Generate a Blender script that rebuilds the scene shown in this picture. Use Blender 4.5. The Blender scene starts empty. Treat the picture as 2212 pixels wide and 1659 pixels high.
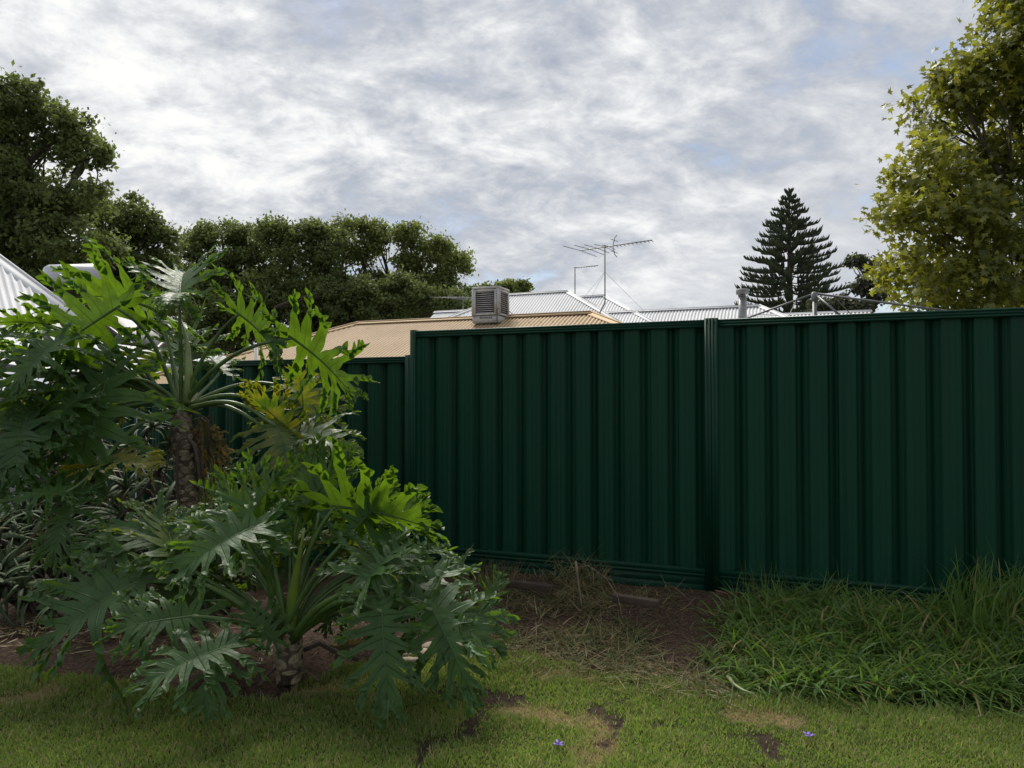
import bpy, math, random
import numpy as np
from mathutils import Vector, Matrix, noise as mnoise
R = math.radians
rnd = random.Random(7)
rng = np.random.default_rng(11)
S = bpy.context.scene
COL = S.collection

# ------------------------------------------------------------------ camera
F = 710.0                      # focal length in pixels of a 1024 wide frame
CH = 1.45                      # eye height above the lawn
PITCH = math.atan(14.0 / F)
cam = bpy.data.cameras.new('camera'); camo = bpy.data.objects.new('camera', cam); COL.objects.link(camo)
cam.sensor_width = 36.0; cam.lens = 36.0 * F / 1024.0
cam.clip_start = 0.05; cam.clip_end = 3000
camo.location = (0, 0, CH); camo.rotation_euler = (math.pi / 2 + PITCH, 0, 0)
S.camera = camo

def W(px, py, Y):
    """point of the place seen at a 1024x768 pixel, Y metres ahead of the camera"""
    a = (px - 512) / F; b = (384 - py) / F
    dy = math.cos(PITCH) - b * math.sin(PITCH); dz = math.sin(PITCH) + b * math.cos(PITCH)
    k = Y / dy
    return Vector((a * k, Y, CH + dz * k))
KK = 1024 / 2212.0
def P(x, y, Y): return W(x * KK, y * KK, Y)

# ------------------------------------------------------------------ light
SUN_AZ = R(-16)     # left of straight ahead
SUN_EL = R(50)
sdir = Vector((math.sin(SUN_AZ) * math.cos(SUN_EL), math.cos(SUN_AZ) * math.cos(SUN_EL), math.sin(SUN_EL)))
sl = bpy.data.lights.new('sun', 'SUN'); so = bpy.data.objects.new('sun', sl); COL.objects.link(so)
sl.energy = 3.0; sl.angle = R(22); sl.color = (1.0, 0.95, 0.86)
so.rotation_euler = sdir.to_track_quat('Z', 'Y').to_euler()
S.view_settings.view_transform = 'Standard'; S.view_settings.look = 'None'
S.view_settings.exposure = 0.76; S.view_settings.gamma = 1.0; S.view_settings.use_curve_mapping = False
try:
    S.cycles.max_bounces = 6; S.cycles.transmission_bounces = 4; S.cycles.transparent_max_bounces = 4
except Exception: pass

# node helpers ------------------------------------------------------
class NT:
    def __init__(s, tree): s.t = tree; tree.nodes.clear()
    def n(s, typ, **kw):
        nd = s.t.nodes.new(typ)
        for k, v in kw.items():
            if k.startswith('i_'):
                key = k[2:]
                key = int(key) if key.isdigit() else key.replace('_', ' ')
                s.put(nd.inputs[key], v)
            else: setattr(nd, k, v)
        return nd
    def put(s, sock, v):
        if isinstance(v, bpy.types.NodeSocket): s.t.links.new(v, sock)
        elif isinstance(v, bpy.types.Node): s.t.links.new(v.outputs[0], sock)
        else:
            if sock.type == 'RGBA' and not isinstance(v, (int, float)) and len(v) == 3: v = (*v, 1)
            sock.default_value = v
    def math(s, op, a, b=0.0, c=0.0, clamp=False):
        nd = s.t.nodes.new('ShaderNodeMath'); nd.operation = op; nd.use_clamp = clamp
        s.put(nd.inputs[0], a); s.put(nd.inputs[1], b); s.put(nd.inputs[2], c); return nd.outputs[0]
    def mix(s, f, a, b, mode='MIX'):
        nd = s.t.nodes.new('ShaderNodeMix'); nd.data_type = 'RGBA'; nd.blend_type = mode
        s.put(nd.inputs[0], f); s.put(nd.inputs[6], a); s.put(nd.inputs[7], b); return nd.outputs[2]
    def noise(s, vec, scale, detail=4, rough=.55, dist=0.0, out=0):
        nd = s.t.nodes.new('ShaderNodeTexNoise'); s.put(nd.inputs['Vector'], vec) if vec is not None else None
        nd.inputs['Scale'].default_value = scale; nd.inputs['Detail'].default_value = detail
        nd.inputs['Roughness'].default_value = rough; nd.inputs['Distortion'].default_value = dist
        return nd.outputs[out]
    def mapr(s, v, a, b, c=0.0, d=1.0, smooth=True):
        nd = s.t.nodes.new('ShaderNodeMapRange'); nd.interpolation_type = 'SMOOTHSTEP' if smooth else 'LINEAR'
        s.put(nd.inputs[0], v)
        for i, q in enumerate((a, b, c, d)): nd.inputs[1 + i].default_value = q
        return nd.outputs[0]
    def attr(s, name):
        nd = s.t.nodes.new('ShaderNodeAttribute'); nd.attribute_name = name; return nd

# sky ---------------------------------------------------------------
world = bpy.data.worlds.new('World'); S.world = world; world.use_nodes = True
t = NT(world.node_tree)
sky = t.n('ShaderNodeTexSky', sky_type='NISHITA'); sky.sun_disc = False
sky.sun_elevation = SUN_EL; sky.sun_rotation = SUN_AZ
sky.air_density = 1.0; sky.dust_density = 1.0; sky.ozone_density = 1.0
tc = t.n('ShaderNodeTexCoord')
sep = t.n('ShaderNodeSeparateXYZ', i_0=tc.outputs['Generated'])
zz = t.math('ADD', t.math('MAXIMUM', sep.outputs[2], 0.0), 0.42)
cx = t.math('DIVIDE', sep.outputs[0], zz); cy = t.math('DIVIDE', sep.outputs[1], zz)
cmb = t.n('ShaderNodeCombineXYZ', i_0=cx, i_1=cy, i_2=3.7)
mp = t.n('ShaderNodeMapping', i_Vector=cmb); mp.inputs['Rotation'].default_value = (0, 0, R(-38)); mp.inputs['Scale'].default_value = (1.7, 2.3, 1)
mp.inputs['Location'].default_value = (0.95, 2.35, 0)
nA = t.noise(mp, 0.9, 5, .5, .5)          # big banks
nB = t.noise(mp, 3.4, 9, .62, .35)           # streaks and puffs
nC = t.noise(mp, 11.0, 6, .65, .2)
mix1 = t.math('ADD', t.math('MULTIPLY', nA, .44), t.math('ADD', t.math('MULTIPLY', nB, .42), t.math('MULTIPLY', nC, .14)))
sunv = t.n('ShaderNodeVectorMath', operation='DOT_PRODUCT', i_0=tc.outputs['Generated'], i_1=tuple(sdir))
glow = t.mapr(sunv.outputs['Value'], -0.4, 1.0, 0.0, 1.0)
dev = t.math('SUBTRACT', mix1, 0.5)
amp = t.mapr(glow, 0.76, 0.97, 0.32, 1.9)
tone = t.math('ADD', t.math('MULTIPLY', dev, t.math('MULTIPLY', amp, 3.0)), t.mapr(glow, .72, .98, .50, .62), clamp=True)
ramp = t.n('ShaderNodeValToRGB', i_0=tone)
e = ramp.color_ramp.elements
e[0].position = 0.0; e[0].color = (.36, .41, .50, 1)
e[1].position = 1.0; e[1].color = (.97, .97, .95, 1)
for p_, c_ in ((.35, (.53, .56, .62, 1)), (.62, (.70, .72, .75, 1)), (.82, (.86, .87, .88, 1))):
    q = e.new(p_); q.color = c_
bright = t.mapr(glow, 0.0, 1.0, 0.52, 0.615, smooth=False)
cloud = t.n('ShaderNodeVectorMath', operation='SCALE', i_0=ramp.outputs[0]); t.put(cloud.inputs['Scale'], t.math('MULTIPLY', bright, 10.0))
gap = t.mapr(t.math('ADD', t.math('MULTIPLY', nA, .55), t.math('MULTIPLY', nB, .45)), 0.34, 0.44, 0.42, 0.0)
out = t.mix(gap, cloud.outputs[0], sky.outputs[0])
bg = t.n('ShaderNodeBackground', i_Color=out, i_Strength=0.1)
t.n('ShaderNodeOutputWorld', i_Surface=bg)

# ------------------------------------------------------------------ object helpers
def wmat(o):
    return o.matrix_basis.copy() if o.parent is None else wmat(o.parent) @ o.matrix_parent_inverse @ o.matrix_basis
def link(o, parent=None):
    COL.objects.link(o)
    if parent is not None:
        o.parent = parent
        o.matrix_parent_inverse = wmat(parent).inverted()
    return o
def tag(o, label=None, cat=None, group=None, kind=None):
    if label: o['label'] = label
    if cat: o['category'] = cat
    if group: o['group'] = group
    if kind: o['kind'] = kind
    return o
def thing(name, loc, label, cat, group=None):
    o = bpy.data.objects.new(name, None); COL.objects.link(o); o.location = loc; o.empty_display_size = .1
    return tag(o, label, cat, group)
def mesh(name, V, Fs, mat, smooth=False, attrs=None):
    V = np.asarray(V, dtype=np.float32).reshape(-1, 3)
    me = bpy.data.meshes.new(name)
    if not isinstance(Fs, (list, tuple)) or (len(Fs) and not isinstance(Fs[0], np.ndarray)):
        if isinstance(Fs, np.ndarray): Fs = [Fs]
        else:
            by = {}
            for f in Fs: by.setdefault(len(f), []).append(f)
            Fs = [np.asarray(v, dtype=np.int32) for v in by.values()]
    me.vertices.add(len(V)); me.vertices.foreach_set('co', V.ravel())
    tot = sum(f.size for f in Fs); npoly = sum(len(f) for f in Fs)
    me.loops.add(tot); me.polygons.add(npoly)
    me.loops.foreach_set('vertex_index', np.concatenate([f.ravel() for f in Fs]).astype(np.int32))
    sizes = np.concatenate([np.full(len(f), f.shape[1], dtype=np.int32) for f in Fs])
    starts = np.concatenate([[0], np.cumsum(sizes)[:-1]]).astype(np.int32)
    me.polygons.foreach_set('loop_start', starts)
    if smooth: me.polygons.foreach_set('use_smooth', np.ones(npoly, dtype=bool))
    if attrs:
        for k, v in attrs.items():
            a = me.attributes.new(k, 'FLOAT', 'POINT'); a.data.foreach_set('value', np.asarray(v, dtype=np.float32))
    me.update(calc_edges=True); me.validate()
    if mat: me.materials.append(mat)
    return me
def obj(name, me, parent=None):
    return link(bpy.data.objects.new(name, me), parent)
class MB:
    """collects shapes into one mesh"""
    def __init__(s): s.v = []; s.f = []
    def add(s, V, Fc):
        b = len(s.v); s.v += [tuple(q) for q in V]; s.f += [tuple(i + b for i in f) for f in Fc]; return s
    def box(s, c, ax, ay, az, hx, hy, hz):
        c, ax, ay, az = Vector(c), Vector(ax).normalized(), Vector(ay).normalized(), Vector(az).normalized()
        V = [c + ax * hx * i + ay * hy * j + az * hz * k for i in (-1, 1) for j in (-1, 1) for k in (-1, 1)]
        return s.add(V, [(0, 1, 3, 2), (4, 6, 7, 5), (0, 4, 5, 1), (2, 3, 7, 6), (0, 2, 6, 4), (1, 5, 7, 3)])
    def tube(s, pts, rad, n=8, cap=True):
        pts = [Vector(p) for p in pts]
        if not isinstance(rad, (list, tuple)): rad = [rad] * len(pts)
        V = []; Fc = []; prev = None
        for i, p in enumerate(pts):
            d = (pts[min(i + 1, len(pts) - 1)] - pts[max(i - 1, 0)]).normalized()
            if prev is None:
                a = d.orthogonal().normalized()
            else:
                a = prev - d * prev.dot(d); a = a.normalized() if a.length > 1e-6 else d.orthogonal().normalized()
            prev = a; b = d.cross(a)
            for k in range(n):
                w = 2 * math.pi * k / n
                V.append(p + (a * math.cos(w) + b * math.sin(w)) * rad[i])
        for i in range(len(pts) - 1):
            for k in range(n):
                Fc.append((i * n + k, i * n + (k + 1) % n, (i + 1) * n + (k + 1) % n, (i + 1) * n + k))
        if cap:
            Fc.append(tuple(reversed(range(n)))); Fc.append(tuple((len(pts) - 1) * n + k for k in range(n)))
        return s.add(V, Fc)
    def prism(s, poly, d):
        poly = [Vector(p) for p in poly]; d = Vector(d); n = len(poly)
        V = poly + [p + d for p in poly]
        return s.add(V, [tuple(range(n)), tuple(reversed(range(n, 2 * n)))] + [(i, i + n, (i + 1) % n + n, (i + 1) % n) for i in range(n)])
    def done(s, name, mat, parent=None, smooth=False): return obj(name, mesh(name, s.v, s.f, mat, smooth), parent)

# ------------------------------------------------------------------ materials
def mat(name):
    m = bpy.data.materials.new(name); m.use_nodes = True; return m, NT(m.node_tree)
def finish(t, shader, disp=None):
    o = t.n('ShaderNodeOutputMaterial'); t.t.links.new(shader.outputs[0], o.inputs['Surface'])
def bump(t, h, s=.3, d=.01):
    b = t.n('ShaderNodeBump', i_Height=h); b.inputs['Strength'].default_value = s; b.inputs['Distance'].default_value = d; return b
def painted(name, col, rough=.45, var=.15, metal=0.0, spec=.5, dirt=None, nscale=3.0, bmp=.0):
    m, t = mat(name); tc = t.n('ShaderNodeTexCoord')
    n1 = t.noise(tc.outputs['Object'], nscale, 5, .6)
    dark = tuple(c * (1 - var) for c in col); lite = tuple(min(1, c * (1 + var)) for c in col)
    c = t.mix(t.mapr(n1, .3, .7), dark, lite)
    if dirt:
        n2 = t.noise(tc.outputs['Object'], nscale * 2.7, 7, .65)
        c = t.mix(t.mapr(n2, .52, .72, 0, dirt[1]), c, dirt[0])
    p = t.n('ShaderNodeBsdfPrincipled', i_Base_Color=c, i_Metallic=metal)
    t.put(p.inputs['Roughness'], t.mapr(n1, .2, .8, rough * .85, rough * 1.15))
    p.inputs['Specular IOR Level'].default_value = spec
    if bmp: t.put(p.inputs['Normal'], bump(t, t.noise(tc.outputs['Object'], nscale * 8, 4), bmp, .004))
    finish(t, p); return m

def leafmat(name, c_dark, c_lite, trans, tf=.4, rough=.4, tint=True, spec=.4):
    """foliage: attribute 'tint' 0..1 blends the two leaf colours"""
    m, t = mat(name)
    a = t.attr('tint').outputs['Fac']
    c = t.mix(a, c_dark, c_lite)
    p = t.n('ShaderNodeBsdfPrincipled', i_Base_Color=c, i_Roughness=rough); p.inputs['Specular IOR Level'].default_value = spec
    tr = t.n('ShaderNodeBsdfTranslucent', i_Color=t.mix(a, tuple(q * .6 for q in trans), trans))
    mx = t.n('ShaderNodeMixShader', i_0=tf, i_1=p, i_2=tr)
    finish(t, mx); return m

def philmat(name, c1, c2, trans, tf=.42, dead=False):
    m, t = mat(name); tc = t.n('ShaderNodeTexCoord')
    vein = t.attr('vein').outputs['Fac']; edge = t.attr('edge').outputs['Fac']; age = t.attr('age').outputs['Fac']; tip = t.attr('tip').outputs['Fac']
    n1 = t.noise(tc.outputs['Object'], 9, 5, .6); n2 = t.noise(tc.outputs['Object'], 40, 4, .6)
    c = t.mix(t.mapr(n1, .3, .7), c1, c2)
    yel = (.42, .30, .02) if not dead else (.24, .16, .10)
    brn = (.16, .07, .025)
    agem = t.math('MULTIPLY', age, t.mapr(n1, .35, .62))
    c = t.mix(agem, c, yel)
    c = t.mix(t.math('MULTIPLY', t.math('POWER', edge, 4.0), .55), c, (.17, .22, .04))
    c = t.mix(t.math('MULTIPLY', t.math('POWER', vein, 2.5), .6), c, (.12, .20, .075))
    c = t.mix(t.math('MULTIPLY', tip, t.mapr(n2, .42, .6)), c, yel)
    c = t.mix(t.math('MULTIPLY', t.math('MULTIPLY', tip, age), t.mapr(n2, .5, .62)), c, brn)
    geo = t.n('ShaderNodeNewGeometry')
    cu = t.mix(geo.outputs['Backfacing'], c, t.mix(.4, c, (.06, .115, .04)))
    p = t.n('ShaderNodeBsdfPrincipled', i_Base_Color=cu)
    t.put(p.inputs['Roughness'], t.math('ADD', t.mapr(n2, .3, .7, .25, .42), t.math('MULTIPLY', geo.outputs['Backfacing'], .18)))
    p.inputs['Specular IOR Level'].default_value = .36 if not dead else .1
    t.put(p.inputs['Normal'], bump(t, t.math('ADD', t.math('MULTIPLY', n1, .6), t.math('MULTIPLY', t.math('POWER', vein, 1.5), -.5)), .75, .022))
    tcl = t.mix(t.mapr(n1, .3, .7), tuple(q * .72 for q in trans), tuple(q * 1.18 for q in trans))
    tcl = t.mix(t.math('POWER', vein, 1.6), tcl, tuple(q * .30 for q in trans))
    tcl = t.mix(agem, tcl, (.75, .50, .02))
    tr = t.n('ShaderNodeBsdfTranslucent', i_Color=tcl)
    finish(t, t.n('ShaderNodeMixShader', i_0=tf, i_1=p, i_2=tr)); return m

def roofmat(name, col, dirt_shade_c, amt):
    m, t = mat(name); tc = t.n('ShaderNodeTexCoord')
    n1 = t.noise(tc.outputs['Object'], .7, 6, .62); n2 = t.noise(tc.outputs['Object'], 9, 5, .65)
    c = t.mix(t.mapr(n1, .42, .68, 0, .35), col, dirt_shade_c)
    v = t.math('MULTIPLY', t.math('POWER', t.attr('valley').outputs['Fac'], 1.6), t.mapr(n2, .25, .6, amt * .7, amt))
    c = t.mix(v, c, dirt_shade_c)  # valleys coloured darker, painting in the shade between ribs
    p = t.n('ShaderNodeBsdfPrincipled', i_Base_Color=c, i_Roughness=.7); p.inputs['Specular IOR Level'].default_value = .15
    finish(t, p); return m
M = {}
M['phil'] = philmat('philodendron leaf', (.018, .066, .013), (.036, .112, .020), (.15, .27, .010), .38)
M['phil_dead'] = philmat('dried leaf', (.13, .085, .055), (.22, .15, .10), (.16, .10, .05), .15, True)
M['petiole'] = painted('petiole', (.060, .115, .026), .4, .3, nscale=6, dirt=((.16, .17, .06), .5))
M['spear'] = painted('new leaf spear', (.13, .20, .03), .35, .25, nscale=5)
M['trunk_p'] = painted('philodendron trunk', (.095, .072, .054), .85, .45, nscale=30, bmp=.6)
M['scar'] = painted('leaf scar', (.24, .195, .14), .8, .4, nscale=22, dirt=((.07, .05, .035), .85), bmp=.4)
M['root'] = painted('aerial root', (.075, .055, .045), .8, .35, nscale=25, bmp=.4)
M['dry'] = painted('dry sheath', (.15, .085, .06), .8, .45, nscale=20, bmp=.4)
M['soil'] = None
M['bark'] = painted('bark', (.055, .045, .035), .9, .4, nscale=5, bmp=.8)
M['wood'] = painted('weathered timber', (.055, .038, .028), .85, .35, nscale=9, dirt=((.035, .025, .02), .7), bmp=.5)
M['stick'] = painted('dry stick', (.15, .11, .075), .85, .4, nscale=30, bmp=.4)
def fencemat(name, col):
    m, t = mat(name); tc = t.n('ShaderNodeTexCoord')
    mp_ = t.n('ShaderNodeMapping', i_Vector=tc.outputs['Object']); mp_.inputs['Scale'].default_value = (9, 9, .35)
    st = t.noise(mp_, 1.0, 5, .6); n1 = t.noise(tc.outputs['Object'], 1.3, 5, .6); n2 = t.noise(tc.outputs['Object'], 35, 4, .7)
    c = t.mix(t.mapr(st, .3, .7), tuple(q * .86 for q in col), tuple(q * 1.12 for q in col))
    c = t.mix(t.mapr(n1, .4, .7, 0, .35), c, (col[0] * 1.9, col[1] * 1.1, col[2] * .85))
    z = t.n('ShaderNodeSeparateXYZ', i_0=tc.outputs['Object']).outputs[2]
    spl = t.math('MULTIPLY', t.mapr(z, .62, .12, 0, 1), t.mapr(n2, .55, .72, 0, .55))
    c = t.mix(spl, c, (.055, .042, .034))
    p = t.n('ShaderNodeBsdfPrincipled', i_Base_Color=c); t.put(p.inputs['Roughness'], t.mapr(st, .3, .7, .40, .54)); p.inputs['Specular IOR Level'].default_value = .18
    finish(t, p); return m
M['fence'] = fencemat('dark green coated steel', (.0038, .044, .025))
M['fence_rail'] = fencemat('dark green coated steel rail', (.0034, .037, .022))
M['white_roof'] = roofmat('white coated roof steel', (.62, .63, .65), (.40, .405, .42), .5)
M['tan_roof'] = roofmat('cream coated roof steel', (.45, .335, .20), (.19, .115, .065), 1.0)
M['tan_cap'] = painted('cream ridge capping', (.39, .285, .17), .7, .08, nscale=1.0, spec=.15)
M['wall_white'] = painted('white painted wall', (.62, .63, .64), .7, .05, nscale=1)
M['wall_cream'] = painted('cream brick wall', (.42, .33, .24), .8, .15, nscale=3)
M['gutter'] = painted('grey gutter', (.10, .105, .11), .5, .1)
M['galv'] = painted('galvanised steel', (.22, .225, .235), .45, .2, .5, nscale=8)
M['dull_galv'] = painted('weathered galvanised tube', (.17, .175, .18), .5, .25, .4, nscale=14)
M['cooler'] = painted('aged white cooler cabinet', (.46, .46, .46), .6, .15, nscale=6, dirt=((.25, .23, .22), .75))
M['pad'] = painted('dark cooler pad', (.05, .045, .05), .9, .5, nscale=40)
M['cable'] = painted('black cable', (.03, .03, .03), .6, .2)
M['ink'] = painted('faded lettering', (.06, .06, .05), .7, .2)
M['tank'] = painted('pale grey tank', (.40, .42, .46), .4, .04, nscale=2)
M['collector'] = painted('solar collector face', (.10, .095, .105), .55, .1, nscale=2)
M['coll_frame'] = painted('collector frame', (.06, .06, .065), .4, .15, .5)
M['pvc'] = painted('white vent pipe', (.70, .71, .73), .4, .05)
M['purple'] = painted('purple petal', (.16, .10, .42), .6, .2)
M['stone'] = painted('sandy stone', (.30, .25, .19), .9, .25, nscale=12, bmp=.5)
M['black'] = painted('black plastic', (.02, .02, .02), .5, .2)
M['stalk'] = painted('pale green stalk', (.24, .30, .13), .5, .2, nscale=8)
M['aloe'] = None
m, t = mat('aloe leaf'); tc = t.n('ShaderNodeTexCoord'); oi = t.n('ShaderNodeObjectInfo')
n1 = t.noise(tc.outputs['Object'], 11, 4, .6)
c = t.mix(t.mapr(n1, .3, .7), (.040, .075, .036), (.080, .125, .062))
c = t.mix(t.math('MULTIPLY', t.attr('edge').outputs['Fac'], .45), c, (.16, .19, .10))
c = t.mix(t.mapr(oi.outputs['Random'], .86, 1.0, 0, .6), c, (.17, .12, .06))
p = t.n('ShaderNodeBsdfPrincipled', i_Base_Color=c, i_Roughness=.62); p.inputs['Specular IOR Level'].default_value = .25
tr = t.n('ShaderNodeBsdfTranslucent', i_Color=(.13, .20, .06, 1))
finish(t, t.n('ShaderNodeMixShader', i_0=.18, i_1=p, i_2=tr)); M['aloe'] = m

M['lt'] = leafmat('dull olive tree leaf', (.048, .068, .026), (.150, .185, .070), (.27, .35, .09), .34, .62, spec=.12)
M['lt2'] = leafmat('mid green tree leaf', (.055, .076, .026), (.165, .195, .065), (.33, .40, .09), .34, .62, spec=.12)
M['plane_leaf'] = leafmat('plane tree leaf', (.060, .085, .024), (.30, .30, .032), (.50, .52, .05), .42, .42)
M['pine'] = leafmat('norfolk pine needle', (.065, .085, .060), (.13, .16, .10), (.05, .07, .02), .15, .6)
M['euc'] = leafmat('gum leaf', (.040, .050, .035), (.085, .095, .06), (.12, .14, .05), .25, .5)
def grassmat(name, g1, g2, straw, trans, tf=.35):
    m, t = mat(name)
    a = t.attr('tint').outputs['Fac']; dr = t.attr('dry').outputs['Fac']
    c = t.mix(dr, t.mix(a, g1, g2), straw)
    p = t.n('ShaderNodeBsdfPrincipled', i_Base_Color=c, i_Roughness=.5); p.inputs['Specular IOR Level'].default_value = .3
    tr = t.n('ShaderNodeBsdfTranslucent', i_Color=t.mix(dr, trans, straw))
    finish(t, t.n('ShaderNodeMixShader', i_0=tf, i_1=p, i_2=tr)); return m
M['grass'] = grassmat('lawn blade', (.092, .172, .038), (.180, .265, .064), (.44, .34, .19), (.28, .42, .05), .38)
M['weed'] = grassmat('long grass blade', (.046, .108, .026), (.130, .235, .055), (.30, .24, .10), (.24, .42, .05), .35)
M['straw'] = grassmat('cut grass', (.070, .105, .035), (.14, .17, .06), (.30, .22, .125), (.2, .2, .06), .25)

# ground materials
m, t = mat('lawn thatch'); tc = t.n('ShaderNodeTexCoord')
n1 = t.noise(tc.outputs['Object'], 1.6, 5, .6); n2 = t.noise(tc.outputs['Object'], 60, 6, .7)
c = t.mix(t.mapr(n1, .35, .65), (.050, .062, .020), (.085, .082, .032))
c = t.mix(t.mapr(n2, .3, .75), t.mix(.6, c, (.012, .012, .008)), c)
c = t.mix(t.attr('straw').outputs['Fac'], c, (.22, .16, .085))
soilc = t.mix(t.mapr(n2, .35, .7), (.020, .014, .011), (.062, .043, .033))
c = t.mix(t.attr('bare').outputs['Fac'], c, soilc)
p = t.n('ShaderNodeBsdfPrincipled', i_Base_Color=c, i_Roughness=.95); p.inputs['Specular IOR Level'].default_value = .1
t.put(p.inputs['Normal'], bump(t, n2, .8, .02)); finish(t, p); M['lawn'] = m
m, t = mat('garden soil'); tc = t.n('ShaderNodeTexCoord')
n1 = t.noise(tc.outputs['Object'], 3, 6, .65); n2 = t.noise(tc.outputs['Object'], 45, 8, .7)
n3 = t.noise(tc.outputs['Object'], 160, 4, .7)
c = t.mix(t.mapr(n2, .36, .66), (.030, .020, .016), (.135, .090, .066))
c = t.mix(t.mapr(n1, .45, .65, 0, .6), c, (.095, .060, .048))
c = t.mix(t.mapr(n3, .58, .70, 0, .7), c, (.17, .12, .085))
p = t.n('ShaderNodeBsdfPrincipled', i_Base_Color=c, i_Roughness=.95); p.inputs['Specular IOR Level'].default_value = .1
t.put(p.inputs['Normal'], bump(t, t.math('ADD', n2, n1), 1.0, .03)); finish(t, p); M['soil'] = m
M['yard'] = painted('yard ground', (.075, .085, .04), .95, .4, nscale=.6)

# ------------------------------------------------------------------ layout of the fence line and the ground
RD = Vector((0.931, -0.365, 0)); ND = Vector((-0.365, -0.931, 0)); UP = Vector((0, 0, 1))
FP = Vector((1.391, 4.95, 0))                      # the middle post
def fl(s, z=0, out=0): return FP - RD * s + ND * out + UP * z      # s metres to the left along the fence
EX = [-8, -5, -2.76, -2.33, -1.88, -1.40, -1.12, -1.08, -.89, -.65, -.53, -.39, -.15, .24, .586, .92, 1.13, 1.44, 1.92, 2.34, 3.2, 6]
EY = [4.6, 4.25, 3.83, 3.73, 3.59, 3.42, 3.40, 3.62, 3.83, 3.90, 3.97, 4.09, 4.09, 3.87, 3.68, 3.59, 3.50, 3.42, 3.30, 3.25, 3.05, 2.3]
def edgeY(x): return np.interp(x, EX, EY)
def nz(x, y, s, k=0.0): return mnoise.noise(Vector((x * s, y * s, k)))
def bedz(x, y):
    e_ = np.clip((y - edgeY(x)) / 1.1, 0, 1); e_ = e_ * e_ * (3 - 2 * e_)
    amp = np.interp(x, [-6, -3, -1.0, .3, 6], [-.25, -.05, .06, .12, .14])
    return e_ * amp
def grid(name, xs, ys, zf, m, attrf=None, cull=None):
    X, Y = np.meshgrid(xs, ys); nx, ny = len(xs), len(ys)
    Z = np.array([[zf(x, y) for x in xs] for y in ys])
    V = np.stack([X, Y, Z], -1).reshape(-1, 3)
    i = np.arange((nx - 1) * (ny - 1)); r, c_ = i // (nx - 1), i % (nx - 1); a = r * nx + c_
    Fq = np.stack([a, a + 1, a + nx + 1, a + nx], -1)
    if cull is not None:
        keep = np.array([cull(V[f].mean(0)) for f in Fq]); Fq = Fq[keep]
    at = attrf(V) if attrf else None
    return obj(name, mesh(name, V, Fq.astype(np.int32), m, True, at))

# bare and straw patches on the lawn, as world ellipses / strokes taken from the photograph
def gp(x, y):
    v = P(x, y, 1.0); d = v - Vector((0, 0, CH)); k = CH / -d.z
    return d.x * k, d.y * k
def strokes(pts): return [gp(*q) for q in pts]
BARE = [  # polyline, half width (m)
    (strokes([(985, 1495), (1040, 1500), (1100, 1512)]), .085),
    (strokes([(1045, 1515), (1035, 1545), (1005, 1580), (985, 1595)]), .035),
    (strokes([(985, 1590), (940, 1605), (915, 1625), (915, 1665)]), .032),
    (strokes([(1290, 1540), (1345, 1560)]), .05), (strokes([(1345, 1560), (1330, 1590), (1290, 1620)]), .028),
    (strokes([(1655, 1590), (1672, 1630)]), .045), (strokes([(1430, 1570), (1500, 1575), (1600, 1590)]), .016),
]
STRAW = [(strokes([(1110, 1530), (1190, 1545), (1270, 1560), (1310, 1580), (1300, 1615), (1280, 1640)]), .065),
         (strokes([(100, 1500), (30, 1510)]), .07), (strokes([(640, 1500), (750, 1480)]), .05),
         (strokes([(1180, 1455), (1260, 1462)]), .05), (strokes([(1600, 1545), (1700, 1555)]), .06)]
def seg_dist(x, y, pts):
    d = np.full(np.shape(x), 1e9)
    for (ax, ay), (bx, by) in zip(pts[:-1], pts[1:]):
        vx, vy = bx - ax, by - ay; tt = np.clip(((x - ax) * vx + (y - ay) * vy) / (vx * vx + vy * vy + 1e-9), 0, 1)
        d = np.minimum(d, np.hypot(x - ax - tt * vx, y - ay - tt * vy))
    return d
def vnoise(x, y, s, k=0.0): return np.array([mnoise.noise(Vector((float(a) * s, float(b) * s, k))) for a, b in zip(x, y)])
def mask(x, y, lst, soft=.06, wob=.06):
    w = vnoise(x, y, 9, 2.0) * wob + vnoise(x, y, 26, 6.0) * wob * .7; r = np.zeros(len(x))
    for pts, hw in lst:
        r = np.maximum(r, np.clip((hw - seg_dist(x, y, pts) - w) / soft + .5, 0, 1))
    return r
xs = np.concatenate([[-60, -30, -15, -9], np.arange(-6, -3.4, .3), np.arange(-3.4, 3.4, .04), np.arange(3.4, 7, .3), [9, 15, 30, 60]])
ys = np.concatenate([[-60, -30, -12, -5, -1, 1], np.arange(2.0, 4.5, .04), [4.8]])
def lawn_z(x, y): return .012 * nz(x, y, 1.3) + .006 * nz(x, y, 4, 3)
def lawn_attr(V):
    b = np.zeros(len(V)); s_ = np.zeros(len(V))
    k = (abs(V[:, 0]) < 3.4) & (V[:, 1] > 1.9)
    b[k] = mask(V[k, 0], V[k, 1], BARE); s_[k] = mask(V[k, 0], V[k, 1], STRAW, .08, .06)
    return {'bare': b, 'straw': s_}
lawn = grid('lawn', xs, ys, lambda x, y: lawn_z(x, y), M['lawn'], lawn_attr, lambda c_: c_[1] < edgeY(c_[0]) + .0)
tag(lawn, kind='structure')
bx = np.concatenate([np.arange(-9, -3, .25), np.arange(-3, 3.2, .05), np.arange(3.2, 8, .25)])
by = np.concatenate([np.arange(2.2, 6.2, .05), np.arange(6.2, 9.5, .2)])
def bed_h(x, y):
    return float(bedz(x, y)) - .012 + .02 * nz(x, y, 3, 9) + .012 * nz(x, y, 11, 4)
def fence_side(x, y): return (Vector((x, y, 0)) - FP).dot(ND)
bed = grid('garden_bed', bx, by, bed_h, M['soil'], None, lambda c_: c_[1] > edgeY(c_[0]) - .06 and fence_side(c_[0], c_[1]) > -.25)
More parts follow.
